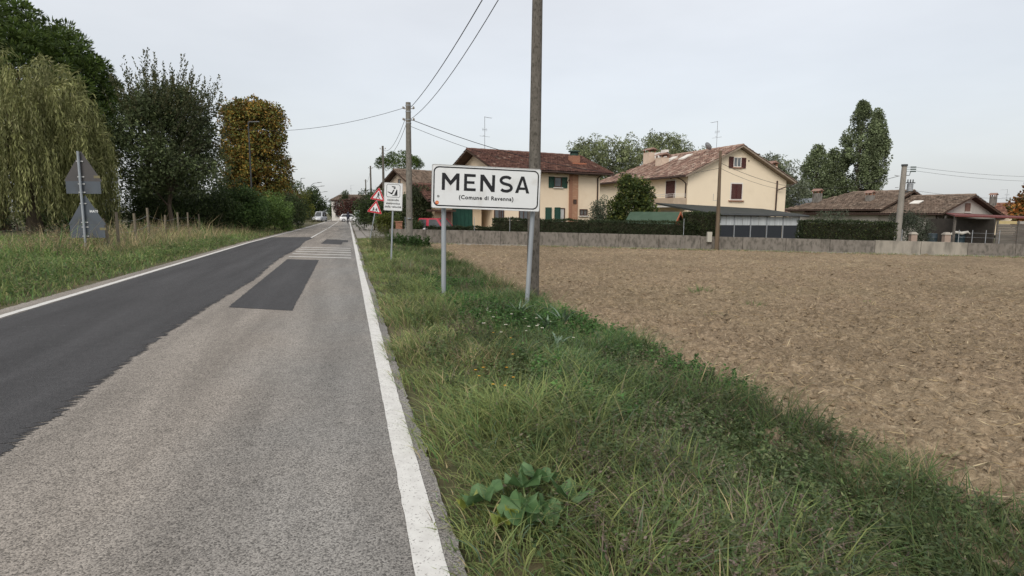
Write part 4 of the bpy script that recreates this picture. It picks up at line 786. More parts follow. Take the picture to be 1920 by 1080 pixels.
triangle_sign(wz_, Matrix.Translation((.62, -.04, 2.72)) @ Matrix.Rotation(.17, 4, 'Y'), .95, 'walk'); triangle_sign(wz_, Matrix.Translation((.42, -.05, 1.93)) @ Matrix.Rotation(.17, 4, 'Y'), .95, 'kids')
post([(0, 0, -.2), (.68, .0, 3.05)], .03, wz_)

# ---- left: back of warning signs
ls = empty('warning_sign_back', (-15.55, 21.4, G(-15.55, 21.4)), R(10), 'backs of two grey triangular road signs with plates on a zinc post', 'sign')
def backtri(zc, side, m, x): t = plate('triangle', rtri(side, .02), -.02, 0, m, ls); t.location = (x, .0, zc); t.location.y = .09; return t
b1 = backtri(2.95, 1.24, mat('sign_back_brownish', (.085, .080, .080), (.068, .066, .068), scale=2, rough=.6), .06); b2 = backtri(1.39, 1.24, SIGNB, .08)
MB().box(-.51, .62, .07, .09, 2.15, 2.595).build('plate', SIGNB, ls); MB().box(-.50, .64, .07, .09, .56, 1.025).build('plate', SIGNB, ls)
post([(0, 0, -.25), (0, .0, 3.65)], .042, ls)
for zz in (3.3, 2.75, 2.5, 2.2, 1.8, 1.12, .95, .62): MB().box(-.10, .12, .0+.043, .068, zz-.02, zz+.02).build('clamp', ALU, ls)
text('graffiti', 'MATI', .12, .33, 1.48, .0685, SIGNW, ls, bold=.003); 
for x, zz in ((.42, 2.71), (.48, .84)): MB().box(x, x+.2, .066, .0695, zz, zz+.09).build('label_sticker', mat('ochre_sticker', (.22, .19, .09), (.15, .14, .10), scale=20), ls)
# ---- small far signs
for (x, y, lab) in ((-23.3, 88.0, 'small white square sign beyond the warning triangles, left one'), (-21.4, 82.0, 'small white square sign beyond the warning triangles, right one')):
    o = empty('crossing_sign', (x, y, 0), 0, lab, 'sign', 'crossing signs by the far pavement'); pp = plate('panel', rrect(.5, .5, .04), -.01, .01, SIGNW, o); pp.location = (0, -.05, 1.8); plate('pictogram', [(-.14, -.15), (.14, -.15), (.0, .17)], -.0125, -.0105, mat('sign_green', (.03, .12, .06)), pp); post([(0, 0, 0), (0, 0, 2.05)], .035, o)
o = empty('blue_sign_back', (-32.4, 88, 0), .2, 'dark back of a roadside sign below the far trees', 'sign'); plate('panel', rrect(1.5, .8, .05), -.01, .01, mat('blue_grey_back', (.06, .08, .11)), o).location = (0, 0, 2.0); post([(-.4, .05, 0), (-.4, .05, 3.6)], .05, o, DKMETAL); post([(.5, .05, 0), (.5, .05, 2.3)], .04, o)

# ================================================================== VEHICLES, CYCLIST
TYRE = mat('tyre', (.02, .02, .02), rough=.9); RIM = mat('rim', (.45, .45, .46), rough=.4, metal=.5); CGL = mat('car_glass', (.035, .04, .042), (.08, .088, .092), scale=1.5, rough=.08, spec=.5)
def car(name, loc, rz, col, label, L=3.9, W=1.66, H=1.46, van=False):
    o = empty(name, loc, rz, label, 'car'); PA = mat('paint_'+name, col, rough=.25, spec=.6)
    hw = W/2; st_ = [(-L/2, .35, .62, .84), (-L/2+.12, .25, .78, .95), (-L*.3, .22, .86 if not van else 1.0, 1), (0, .22, .90, 1), (L*.2, .22, .92, 1), (L*.36, .22, .93, .99), (L/2-.08, .27, .9, .95), (L/2, .36, .70, .86)]
    mb = MB(); n = len(st_)
    for x, z0, z1, wf in st_:
        y = hw*wf; mb.v += [(x, -y*.92, z0), (x, -y, z0+.15), (x, -y, z1-.12), (x, -y*.9, z1), (x, y*.9, z1), (x, y, z1-.12), (x, y, z0+.15), (x, y*.92, z0)]
    for i in range(n-1):
        for j in range(8): a = i*8; mb.f.append((a+j, a+(j+1) % 8, a+8+(j+1) % 8, a+8+j))
    mb.f += [tuple(range(8))[::-1], tuple((n-1)*8+k for k in range(8))]
    mb.build('body', PA, o, smooth=True)
    c0, c1, r0, r1 = (-L*.27, L*.47, -L*.07, L*.36); zb_ = .88; yb, yt = hw*.9, hw*.72
    cab = MB().hexa([(c0, -yb, zb_), (c1, -yb, zb_), (c1, yb, zb_), (c0, yb, zb_), (r0, -yt, H), (r1, -yt, H), (r1, yt, H), (r0, yt, H)]).build('cabin', PA, o, bevel=.05, smooth=True)
    def quad(nm, p, k=.012):
        a, b, c, d = [Vector(q) for q in p]; nrm = (b-a).cross(d-a).normalized(); cc = (a+b+c+d)/4
        if nrm.dot(cc-Vector((0, 0, .6))) < 0: nrm = -nrm
        q = [cc+(v-cc)*.78+nrm*.005 for v in (a, b, c, d)]; MB().hexa([*q, *[v+nrm*k for v in q]]).build(nm, CGL, o)
    quad('windscreen', [(c0, -yb, zb_), (c0, yb, zb_), (r0, yt, H), (r0, -yt, H)]); quad('rear_window', [(c1, -yb, zb_), (c1, yb, zb_), (r1, yt, H), (r1, -yt, H)])
    xm, xt = (c0+c1)/2+.1, (r0+r1)/2
    for s_ in (-1, 1):
        quad('side_window', [(c0, s_*yb, zb_), (xm, s_*yb, zb_), (xt, s_*yt, H), (r0, s_*yt, H)]); quad('side_window', [(xm, s_*yb, zb_), (c1, s_*yb, zb_), (r1, s_*yt, H), (xt, s_*yt, H)])
        for x in (-L*.31, L*.31):
            w_ = MB().tube([(x, s_*(hw-.19), .31), (x, s_*(hw+.01), .31)], .31, 18).build('wheel', TYRE, o); MB().tube([(x, s_*(hw-.1), .31), (x, s_*(hw+.02), .31)], .2, 14).build('rim', RIM, w_)
        MB().box(-L/2-.0, -L/2+.1, s_*hw*.6-.16, s_*hw*.6+.16, .58, .72).build('headlight', mat('headlight', (.7, .7, .68), rough=.2), o, bevel=.02)
        MB().box(L/2-.09, L/2+.01, s_*hw*.68-.1, s_*hw*.68+.1, .62, .82).build('tail_light', mat('tail_light', (.35, .02, .02), rough=.3), o, bevel=.02)
        MB().box(c0+.12, c0+.2, s_*(yb+.02), s_*(yb+.18), .92, 1.04).build('mirror', PA, o, bevel=.02)
    MB().box(-L/2-.03, -L/2+.02, -.26, .26, .42, .53).build('number_plate', SIGNW, o)
    return o
car('parked_car', (-5.05, 40.6, -.36), R(152), (.38, .022, .045), 'red parked hatchback behind the garden wall, beneath the town sign', L=3.5, H=1.66)
car('white_van', (-36.5, 112, 0), R(92), (.45, .47, .50), 'white van parked far away on the left verge', L=4.6, H=1.9, van=True)
car('white_car', (-30.8, 112, 0), R(200), (.70, .71, .72), 'small white car far down the road near the cyclist')
wb = empty('waste_bin', (-5.75, 39.3, -.25), .3, 'small grey bin beside the red car', 'bin'); MB().lathe([(.17, 0), (.21, .75), (.22, .76), (.22, .8)], (0, 0, 0), 12).build('bin_body', mat('bin_grey', (.36, .36, .36)), wb, smooth=True); MB().lathe([(.23, .8), (.23, .83), (.16, .9), (.03, .93)], (0, 0, 0), 12).build('lid', mat('bin_lid', (.42, .42, .42)), wb, smooth=True)
# cyclist riding away
cy = empty('bicycle', (-23.35, 84.0, 0), math.atan2(RD[1], RD[0]), 'bicycle ridden along the right edge of the road far ahead', 'bicycle')
for x in (-.52, .52):
    mb = MB(); n = 22; mb.tube([(x+.33*math.cos(k*2*math.pi/n), 0, .34+.33*math.sin(k*2*math.pi/n)) for k in range(n+1)], .022, 6, False); wl = mb.build('wheel', TYRE, cy)
    sp = MB()
    for k in range(8): sp.tube([(x, 0, .34), (x+.32*math.cos(k*math.pi/4), 0, .34+.32*math.sin(k*math.pi/4))], .004, 4)
    sp.build('spokes', METAL, wl)
fr = MB()
for a, b in (((-.52, 0, .34), (-.05, 0, .3)), ((-.05, 0, .3), (.38, 0, .82)), ((-.05, 0, .3), (-.2, 0, .85)), ((-.52, 0, .34), (-.2, 0, .8)), ((-.2, 0, .8), (.38, 0, .85)), ((.36, 0, .92), (.52, 0, .34))): fr.tube([a, b], .02, 6)
fr.build('frame', DKMETAL, cy); MB().tube([(.34, -.28, 1.0), (.4, -.1, 1.02), (.4, .1, 1.02), (.34, .28, 1.0)], .016, 6).build('handlebar', METAL, cy); MB().hexa([(-.36, -.09, .86), (-.08, -.03, .88), (-.08, .03, .88), (-.36, .09, .86), (-.36, -.09, .92), (-.08, -.03, .91), (-.08, .03, .91), (-.36, .09, .92)]).build('saddle', TYRE, cy)
def skin(name, J, E_, rad, m, parent, root=0, sub=1):
    me = bpy.data.meshes.new(name); me.from_pydata(J, E_, []); o = link(bpy.data.objects.new(name, me), parent)
    md = o.modifiers.new('skin', 'SKIN'); md.use_smooth_shade = True
    for i, r in enumerate(rad): me.skin_vertices[0].data[i].radius = (r, r)
    me.skin_vertices[0].data[root].use_root = True
    sb = o.modifiers.new('sub', 'SUBSURF'); sb.levels = sub; sb.render_levels = sub
    dg = bpy.context.evaluated_depsgraph_get(); m2 = bpy.data.meshes.new_from_object(o.evaluated_get(dg)); o.modifiers.clear(); o.data = m2; m2.materials.clear(); m2.materials.append(m); return o
pe = empty('person', (-23.35, 84.0, 0), math.atan2(RD[1], RD[0]), 'cyclist in dark clothes riding away along the right edge of the road', 'person')
J = [(-.22, 0, .95), (-.16, 0, 1.2), (-.05, 0, 1.42), (0, 0, 1.52), (.04, 0, 1.62), (-.02, .18, 1.40), (.12, .24, 1.18), (.32, .26, 1.04), (-.02, -.18, 1.40), (.12, -.24, 1.18), (.32, -.26, 1.04), (-.18, .1, .92), (.14, .12, .72), (-.02, .12, .22), (.1, .12, .16), (-.18, -.1, .92), (.2, -.12, .86), (.06, -.12, .42), (.18, -.12, .36)]
E_ = [(0, 1), (1, 2), (2, 3), (3, 4), (2, 5), (5, 6), (6, 7), (2, 8), (8, 9), (9, 10), (0, 11), (11, 12), (12, 13), (13, 14), (0, 15), (15, 16), (16, 17), (17, 18)]
skin('body', J, E_, [.15, .15, .15, .06, .10, .07, .05, .04, .07, .05, .04, .10, .075, .05, .045, .10, .075, .05, .045], mat('dark_clothes', (.02, .025, .04), (.03, .032, .045), scale=8), pe)
MB().lathe([(.02, -.02), (.11, 0), (.12, .06), (.08, .13), (.02, .15)], (.045, 0, 1.64), 10).build('helmet', mat('helmet', (.06, .07, .10), rough=.4), pe, smooth=True)

# ================================================================== TREES AND HEDGES
def leafset(C, r, n, L, Wd, pal, squash=1., down=0., out=.8, tone=.25, inner=.35, g=rng):
    """n leaves in clumps C (k,3) with radii r; returns leaf quads"""
    C = np.asarray(C, float); k = len(C); r = np.broadcast_to(np.asarray(r, float), (k,)); wts = r**2/np.sum(r**2)
    ci = g.choice(k, n, p=wts); d = sph(n, g); rad = r[ci]*(inner+(1-inner)*g.random(n)**.5); d2 = d*np.array([1, 1, squash]); P = C[ci]+d2*rad[:, None]
    D = d*out+sph(n, g)*.8; D[:, 2] -= down; U = sph(n, g)
    ctone = (1+g.normal(0, tone, k)).clip(.5, 1.7)[ci]; col = pick(pal, n, g)*(ctone*g.uniform(.75, 1.25, n))[:, None]
    return rhombi(P, D, U, L*g.uniform(.6, 1.4, n), Wd*g.uniform(.7, 1.3, n), col, cup=.15)
def shell(n, rx, ry, rz, c=(0, 0, 0), lo=.55, zmin=-1, g=rng):
    d = sph(n*3, g); d = d[d[:, 2] > zmin][:n]; rr = lo+(1-lo)*g.random(len(d))**.6; return np.array(c)+d*rr[:, None]*np.array([rx, ry, rz])
def trunk(root, h, r0, r1, targets, bark=BARK, lean=(0, 0), nl=10, base=(0, 0), fork=.45):
    mb = MB(); pts = [(base[0]+lean[0]*k/6+.06*math.sin(k*2.1), base[1]+lean[1]*k/6+.05*math.cos(k*1.7), -.2*(k == 0)+h*k/6) for k in range(7)]
    mb.tube(pts, [r0*(1.25 if k == 0 else 1)+(r1-r0)*k/6 for k in range(7)], 10)
    T = list(targets); random.shuffle(T)
    for q in T[:nl]:
        k = random.uniform(fork, .95); i = int(k*6); a = Vector(pts[i]); b = Vector([float(v) for v in q]); m_ = a.lerp(b, .5)+Vector((random.uniform(-.2, .2), random.uniform(-.2, .2), .25*(b-a).length*.5))
        rr = (r0+(r1-r0)*k)*.5; mb.tube([a, a.lerp(m_, .5)+Vector((0, 0, .05)), m_, b], [rr, rr*.75, rr*.5, rr*.15], 6)
    return mb.build('trunk', bark, root, smooth=True)
def tree(name, loc, label, C, r, n, L, Wd, pal, th, tr, group=None, extra=None, nl=14, bark=BARK, cat='tree', gz=None, **k):
    z0 = G(loc[0], loc[1]) if gz is None else gz
    o = empty(name, (loc[0], loc[1], z0), 0, label, cat, group); C = np.asarray(C)
    trunk(o, th, tr, tr*.35, C, nl=nl, bark=bark)
    parts = [leafset(C, r, n, L, Wd, pal, **k)]+(extra or []); v, f, c = merge(parts); npmesh('crown', v, f, LEAF, o, col=c); return o
DKG = [(.045, .07, .026, 3), (.064, .096, .034, 3), (.092, .13, .045, 1.5), (.033, .05, .02, 1)]
MID = [(.05, .075, .022, 3), (.075, .10, .03, 3), (.10, .125, .04, 1.5), (.035, .055, .018, 1.5)]
BRT = [(.07, .115, .022, 3), (.11, .15, .03, 2), (.045, .08, .018, 2)]
WIL = [(.27, .285, .115, 3), (.22, .235, .092, 3), (.33, .325, .155, 1.5), (.16, .175, .066, 1.5)]
AUT = [(.30, .175, .036, 3.0), (.24, .20, .048, 2.6), (.155, .175, .048, 5), (.27, .155, .03, 1.0), (.10, .06, .022, 1.2)]
SILV = [(.10, .125, .085, 3), (.075, .095, .06, 3), (.13, .155, .11, 1)]
PINE = [(.075, .12, .024, 3), (.11, .16, .034, 2), (.05, .085, .02, 2)]

# ---- weeping willow
def willow():
    x, y = -28.4, 35.0; o = empty('willow_tree', (x, y, G(x, y)), 0, 'large weeping willow with hanging olive strands at the left edge', 'tree'); g = np.random.default_rng(5)
    nb = 470; d = sph(nb*2, g); d = d[d[:, 2] > -.05][:nb]; nb = len(d); rr = .62+.42*g.random(nb)
    A = np.stack([d[:, 0]*3.6*rr, d[:, 1]*3.6*rr, 4.2+d[:, 2]*6.0*rr], -1); ot = unit(d*np.array([1, 1, 0])+1e-6); bl = np.minimum(np.where(g.random(nb) < .6, g.uniform(5, 9, nb), g.uniform(2, 5, nb)), A[:, 2]-g.uniform(.1, 1.1, nb)).clip(1, 9); reach = g.uniform(.35, .9, nb)
    K = 7; bi = np.repeat(np.arange(nb), K); ns = len(bi); st = A[bi]+g.normal(0, .16, (ns, 3)); out_ = ot[bi]; ln = bl[bi]*g.uniform(.65, 1.1, ns); rc = reach[bi]*g.uniform(.8, 1.2, ns); tn = g.uniform(.6, 1.35, nb)[bi]; ph = g.uniform(0, 6.28, nb)[bi]+g.normal(0, .3, ns)
    P0 = []; D0 = []; T0 = []; M = 30; prev = None
    for k in range(M):
        u = k/(M-1); q = min(u*4, 1); p = st+out_*(rc*np.sin(q*math.pi/2))[:, None]+np.stack([.12*np.sin(ph+u*3.5)*u, .12*np.cos(ph*1.3+u*3)*u, .75*np.sin(q*math.pi*.62)*np.ones(ns)-ln*u**1.25], -1)
        if prev is not None:
            dd = unit(p-prev); P0.append(prev+g.normal(0, .025, p.shape)); D0.append(dd+g.normal(0, .28, p.shape)); T0.append(tn)
        prev = p
    P0 = np.concatenate(P0); D0 = np.concatenate(D0); tone = np.concatenate(T0); keep = P0[:, 2] > .2; P0, D0, tone = P0[keep], D0[keep], tone[keep]; n = len(P0)
    v, f, c = rhombi(P0, D0, sph(n, g), g.uniform(.20, .42, n), g.uniform(.035, .065, n), pick(WIL, n, g)*(tone*g.uniform(.85, 1.15, n))[:, None]); npmesh('crown', v, f, LEAF, o, col=c)
    trunk(o, 6.5, .42, .18, A[::3]*np.array([.9, .9, .92]), nl=40)
willow()
# ---- big stone pine behind the willow
def pine(name, loc, label, R_, top, thick, n, puff, needle, trunk_r, seed, th, low=.0):
    g = np.random.default_rng(seed); o = empty(name, (*loc, G(*loc)), 0, label, 'tree', 'pine trees'); d = sph(n*3, g); d = d[d[:, 2] > low][:n]; n = len(d); rr = .82+.2*g.random(n)
    C = np.stack([d[:, 0]*R_*rr, d[:, 1]*R_*rr, top-thick+d[:, 2]*thick*rr+.25*np.sin(d[:, 0]*9)*np.cos(d[:, 1]*8)], -1); und = g.random(n) < .18; C[und, 2] -= thick*.25*g.random(und.sum()); C[und, :2] *= .85
    m = 110; ci = np.repeat(np.arange(n), m); k = len(ci); q = sph(k, g); q[:, 2] = q[:, 2]*.9+.25; q = unit(q); r = puff*g.uniform(.75, 1.25, n)[ci]
    P = C[ci]+q*(r*.5)[:, None]; tone = g.uniform(.6, 1.35, n)[ci]; v, f, c = rhombi(P, q+sph(k, g)*.3, sph(k, g), r*g.uniform(.28, .5, k), needle*g.uniform(.7, 1.3, k), pick(PINE, k, g)*(tone*g.uniform(.85, 1.15, k))[:, None]); npmesh('crown', v, f, LEAF, o, col=c)
    trunk(o, th, trunk_r, trunk_r*.5, C[::5]*np.array([.9, .9, .96]), nl=34, fork=.7, bark=mat('pine_bark', (.13, .075, .05), (.09, .055, .04), scale=8, stretch=(1, 1, .3), bump=.6)); return o
pine('stone_pine', (-42.0, 48.5), 'broad dark green stone pine rising behind the willow', 9.0, 17.9, 8.4, 980, 1.0, .12, .5, 21, 11.5, low=-.5)
pine('umbrella_pine', (-14.4, 76.0), 'small umbrella pine with bare branches behind the cottage', 2.9, 9.3, 1.9, 80, .6, .06, .22, 22, 7.4, low=.0)
# ---- spiky elm-like tree
def elm():
    x, y = -23.4, 40.5; g = np.random.default_rng(8)
    C = np.concatenate([shell(150, 3.4, 3.2, 3.3, (0, 0, 6.0), .3, g=g), shell(60, 2.5, 2.5, 2.0, (.3, 0, 8.0), .3, g=g), shell(50, 3.6, 3.2, 2.0, (.3, 0, 4.6), .5, g=g)]); ex = []
    ns = 150; a = g.uniform(0, 6.28, ns); rr = 3.0*np.sqrt(g.random(ns)); base = np.stack([rr*np.cos(a)+.3, rr*np.sin(a), 7.3+1.6*(1-(rr/3.2)**2)+g.normal(0, .4, ns)], -1); dv = unit(np.stack([np.cos(a)*rr*.13+.05, np.sin(a)*rr*.13, np.ones(ns)], -1)+g.normal(0, .08, (ns, 3))); ln = g.uniform(1.3, 3.4, ns)*(1-.25*rr/3)
    m = 36; u = np.tile(np.linspace(.05, 1, m), ns); i = np.repeat(np.arange(ns), m); P = base[i]+dv[i]*(ln[i]*u)[:, None]+g.normal(0, .07, (ns*m, 3))*(1.2-u[:, None]); k = len(P)
    ex.append(rhombi(P, sph(k, g)*.8+dv[i], sph(k, g), g.uniform(.12, .22, k), g.uniform(.06, .11, k), pick([(.055, .065, .028, 3), (.085, .09, .04, 2), (.13, .12, .06, 1)], k, g)))
    # right side sprays reaching outwards
    ns = 110; a = g.uniform(-1.4, 1.4, ns); zz = g.uniform(3.8, 8.2, ns); base = np.stack([2.0*np.cos(a), 2.2*np.sin(a), zz], -1); dv = unit(np.stack([np.cos(a), np.sin(a), .5+.2*g.random(ns)], -1)); ln = g.uniform(1.2, 2.4, ns)
    u = np.tile(np.linspace(.05, 1, m), ns); i = np.repeat(np.arange(ns), m); P = base[i]+dv[i]*(ln[i]*u)[:, None]+g.normal(0, .08, (ns*m, 3)); k = len(P)
    ex.append(rhombi(P, sph(k, g)*.8+dv[i], sph(k, g), g.uniform(.12, .22, k), g.uniform(.06, .1, k), pick([(.05, .062, .03, 3), (.08, .09, .045, 2)], k, g)))
    o = tree('spiky_tree', (x, y), 'dark green tree with thin upright shoots beside the willow', C, g.uniform(.45, .85, len(C)), 30000, .2, .11, [(.08, .108, .048, 3), (.105, .138, .06, 3), (.145, .175, .08, 1.5), (.06, .08, .037, 1)], 5.5, .17, extra=ex, nl=40, g=g)
    mb = MB()
    for j in range(0, 150, 2): 
        b = Vector(base[j % len(base)]); mb.tube([b, b+Vector(dv[j % len(dv)])*float(ln[j % len(ln)])], [.02, .006], 4)
    mb.build('shoots', BARK, o)
elm()
# ---- yellowing clipped tree
g = np.random.default_rng(13); C = []
for k in range(330):
    a = g.uniform(0, 6.28); zz = g.uniform(2.0, 12.0); rm = 3.3*(1-max(0, (zz-11.4)/2.4))*(.92+.12*math.sin(zz*2.3+a*3)*math.cos(a*2+zz)); C.append((rm*math.cos(a)*g.uniform(.72, 1.02), rm*math.sin(a)*g.uniform(.72, 1.02), zz))
for k in range(60): a = g.uniform(0, 6.28); r_ = 2.9*math.sqrt(g.random()); C.append((r_*math.cos(a), r_*math.sin(a), g.uniform(11.0, 12.9)-.08*r_))
tree('yellowing_tree', (-26.9, 62.5), 'tall columnar tree with ochre and green autumn leaves', C+[(c[0]*.55, c[1]*.55, c[2]) for c in C[::2]], np.concatenate([g.uniform(.42, .78, len(C)), np.full(len(C[::2]), .7)]), 45000, .25, .165, AUT, 9, .3, nl=40, tone=.33, down=.35, g=g)

def bush(name, loc, label, rx, ry, h, n, pal, L=.16, Wd=.09, group=None, seed=1, clump=.45, nc=70, cat='bush', gz=None, stem=.07):
    g = np.random.default_rng(seed); C = shell(nc, rx-.3, ry-.3, h*.52, (0, 0, h*.46), .45, zmin=-.75, g=g); C = C[C[:, 2] > .1]
    return tree(name, loc, label, C, g.uniform(clump*.6, clump*1.1, len(C)), n, L, Wd, pal, h*.6, stem, group, nl=8, cat=cat, gz=gz, g=g)
# left background shrubs
bush('evergreen_shrub', (-22.6, 47.0), 'dark bushy evergreen just behind the spiky tree trunk', 2.6, 2.0, 4.2, 9000, DKG, group='dark shrubs on the left', seed=31, clump=.6)
bush('evergreen_shrub', (-27.4, 47.0), 'dark evergreen mass between the willow and the spiky tree', 3.2, 2.0, 5.0, 11000, DKG, group='dark shrubs on the left', seed=32, clump=.7)
for k_, (x_, y_, lab_) in enumerate(((-33.5, 43.5, 'dark evergreen left of the willow trunk'), (-40.5, 41.5, 'dark evergreen at the extreme left edge'), (-28.8, 45.0, 'dark evergreen directly behind the willow trunk'), (-22.8, 44.5, 'dark evergreen low beside the spiky tree'))):
    bush('evergreen_shrub', (x_, y_), lab_, 2.9, 1.5, 3.3, 5500, DKG, group='dark shrubs on the left', seed=140+k_, clump=.6)
bush('olive_green_shrub', (-29.5, 52.0), 'tall olive green shrub glimpsed between willow and spiky tree', 3.5, 2.5, 7.2, 9000, [(.075, .08, .04, 2), (.05, .06, .028, 2), (.11, .10, .055, 1)], group='dark shrubs on the left', seed=33, clump=.7)
bush('evergreen_shrub', (-31.0, 42.0), 'dark evergreen seen through the middle of the willow', 3.0, 1.5, 4.0, 8000, DKG, group='dark shrubs on the left', seed=134, clump=.7)
bush('evergreen_shrub', (-25.6, 43.0), 'dark evergreen low behind the right side of the willow', 2.6, 1.4, 3.4, 8000, DKG, group='dark shrubs on the left', seed=135, clump=.6)
bush('evergreen_shrub', (-37, 44), 'dark evergreen under the far left side of the willow', 4.5, 2.5, 4.5, 9000, DKG, group='dark shrubs on the left', seed=34, clump=.8)
bush('laurel_hedge', (-21.4, 46.6), 'rounded dark green laurel hedge beside the spiky tree', 2.4, 2.2, 3.4, 15000, [(.065, .115, .032, 3), (.095, .16, .044, 2), (.042, .078, .024, 2), (.14, .21, .06, 1)], L=.15, Wd=.08, group='hedges left of the road', seed=35, clump=.5, nc=150, cat='hedge')
bush('laurel_hedge', (-24.2, 45.0), 'low dark green laurel clump left of the rounded hedge', 1.9, 1.6, 2.6, 7000, DKG, group='hedges left of the road', seed=36, clump=.45, nc=90, cat='hedge')
bush('laurel_hedge', (-21.0, 52.0), 'bright green laurel hedge facing the road', 1.7, 2.8, 3.3, 10000, [(.125, .20, .05, 3), (.165, .25, .065, 2), (.075, .13, .034, 2)], L=.17, Wd=.08, group='hedges left of the road', seed=37, clump=.5, nc=110, cat='hedge')
bush('laurel_hedge', (-22.6, 60), 'far dark end of the roadside hedge below the yellowing tree', 1.8, 3.2, 3.4, 9000, DKG, group='hedges left of the road', seed=38, clump=.5, nc=110, cat='hedge')
bush('reddish_shrub', (-28.2, 75), 'reddish green shrub at the foot of the yellowing tree', 1.8, 2.4, 4.6, 5000, [(.10, .06, .02, 2), (.13, .045, .03, 1.5), (.08, .09, .02, 2)], group='shrubs under the yellowing tree', seed=39, clump=.6)
bush('yellow_green_shrub', (-29.3, 82), 'yellow green shrub just right of the yellowing tree', 1.9, 2.4, 5.0, 5000, [(.14, .15, .025, 2), (.09, .11, .02, 2)], group='shrubs under the yellowing tree', seed=40, clump=.6)
for i, (x, y, rx, h, lab) in enumerate(((-42.5, 112, 4.2, 7.6, 'dark rounded tree far left behind the street lamps'), (-39.9, 118, 3.4, 6.6, 'dark rounded tree far off beside the curved street lamps'), (-48.5, 138, 3.0, 5.2, 'low dark tree near the far end of the road'), (-43.8, 150, 3.0, 5.0, 'small dark tree left of the white house'))):
    bush('rounded_tree', (x, y), lab, rx, rx, h, 6500, DKG+[(.06, .085, .03, 2)], L=.34, Wd=.2, group='trees at the far end of the road', seed=50+i, clump=1.0, cat='tree', gz=0, stem=.2)
bush('copper_tree', (-33.5, 124), 'dark reddish leaved tree in front of the white house', 4.0, 3.5, 4.6, 7000, [(.085, .038, .03, 3), (.12, .05, .036, 2), (.05, .035, .024, 2)], L=.3, Wd=.18, seed=56, clump=.9, cat='tree', gz=0)
bush('conifer', (-36.2, 128), 'small pointed dark conifer rising over the copper leaved tree', 1.3, 1.3, 6.4, 2500, DKG, L=.3, Wd=.14, seed=57, clump=.6, cat='tree', gz=0)
bush('distant_hedge', (-29.5, 118), 'dark green hedge right of the white car', 2.8, 1.5, 2.2, 4000, DKG, L=.25, Wd=.15, seed=58, clump=.6, cat='hedge', gz=0)
# right of the road, near the pavement
bush('garden_bush', (-20.6, 88), 'yellow green bush behind the far crossing signs', 1.6, 2.5, 3.4, 4000, [(.09, .10, .025, 2), (.06, .075, .02, 2)], L=.24, Wd=.13, group='garden bushes by the pavement', seed=60, clump=.6)
bush('garden_bush', (-12.9, 55), 'dark evergreen bush behind the warning triangles', 2.0, 2.2, 3.9, 8000, DKG, group='garden bushes by the pavement', seed=61, clump=.55)
bush('garden_bush', (-10.2, 50), 'dense dark bush behind the speed control sign', 1.7, 1.7, 3.7, 7000, DKG, group='garden bushes by the pavement', seed=62, clump=.5)
bush('garden_bush', (-9.6, 44.5), 'low yellow green bush behind the brick pillar', .95, .8, 1.55, 4000, [(.10, .115, .02, 3), (.07, .09, .018, 2)], L=.1, Wd=.06, group='garden bushes by the pavement', seed=63, clump=.3)
bush('garden_bush', (-6.9, 43.2), 'large rounded dark bush right of the second utility pole', 1.55, 1.4, 3.7, 12000, [(.035, .05, .02, 3), (.05, .068, .028, 2), (.075, .09, .04, .8)], L=.13, Wd=.07, group='garden bushes by the pavement', seed=64, clump=.42, nc=110)
bush('garden_bush', (-6.5, 40.2), 'small dark shrub just left of the waste bin', .7, .6, 1.3, 3500, DKG, L=.09, Wd=.05, group='garden bushes by the pavement', seed=65, clump=.28)
bush('garden_bush', (-8.0, 41.0), 'small dark shrub at the foot of the wall left of the pole', .6, .6, 1.5, 2500, MID, L=.09, Wd=.05, group='garden bushes by the pavement', seed=66, clump=.28)
# in the gardens
bush('leafy_tree', (8.5, 42.0), 'leafy green garden tree in front of the sand coloured house balcony', 1.75, 1.7, 5.0, 15000, [(.055, .08, .022, 3), (.085, .115, .03, 2), (.035, .055, .016, 2), (.15, .16, .035, .9)], L=.17, Wd=.11, seed=70, clump=.5, nc=120, cat='tree')
bush('grey_green_shrub', (6.6, 43.6), 'grey green shrub between the two large houses', 1.1, 1.0, 3.4, 4500, SILV, L=.13, Wd=.06, seed=71, clump=.42)
bush('dark_shrub', (7.2, 43.0), 'dark low shrub under the grey green shrub', 1.5, 1.0, 2.0, 4000, DKG, L=.12, Wd=.07, seed=72, clump=.4)
bush('olive_bush', (24.5, 45.5), 'pale grey green olive bush over the right hedge', 2.6, 1.2, 2.75, 7000, SILV, L=.12, Wd=.04, seed=73, clump=.4)
bush('olive_bush', (26.6, 39.6), 'round grey green olive bush beside the transformer pole', 1.6, 1.4, 2.75, 9000, [(.075, .09, .06, 3), (.055, .068, .045, 3), (.10, .12, .085, 1)], L=.11, Wd=.04, seed=74, clump=.4, nc=90)
bush('garden_shrub', (33.5, 74), 'dark green shrub in front of the metal roofed outbuilding', 2.3, 2, 3.9, 5000, DKG, L=.22, Wd=.13, seed=75, clump=.6)
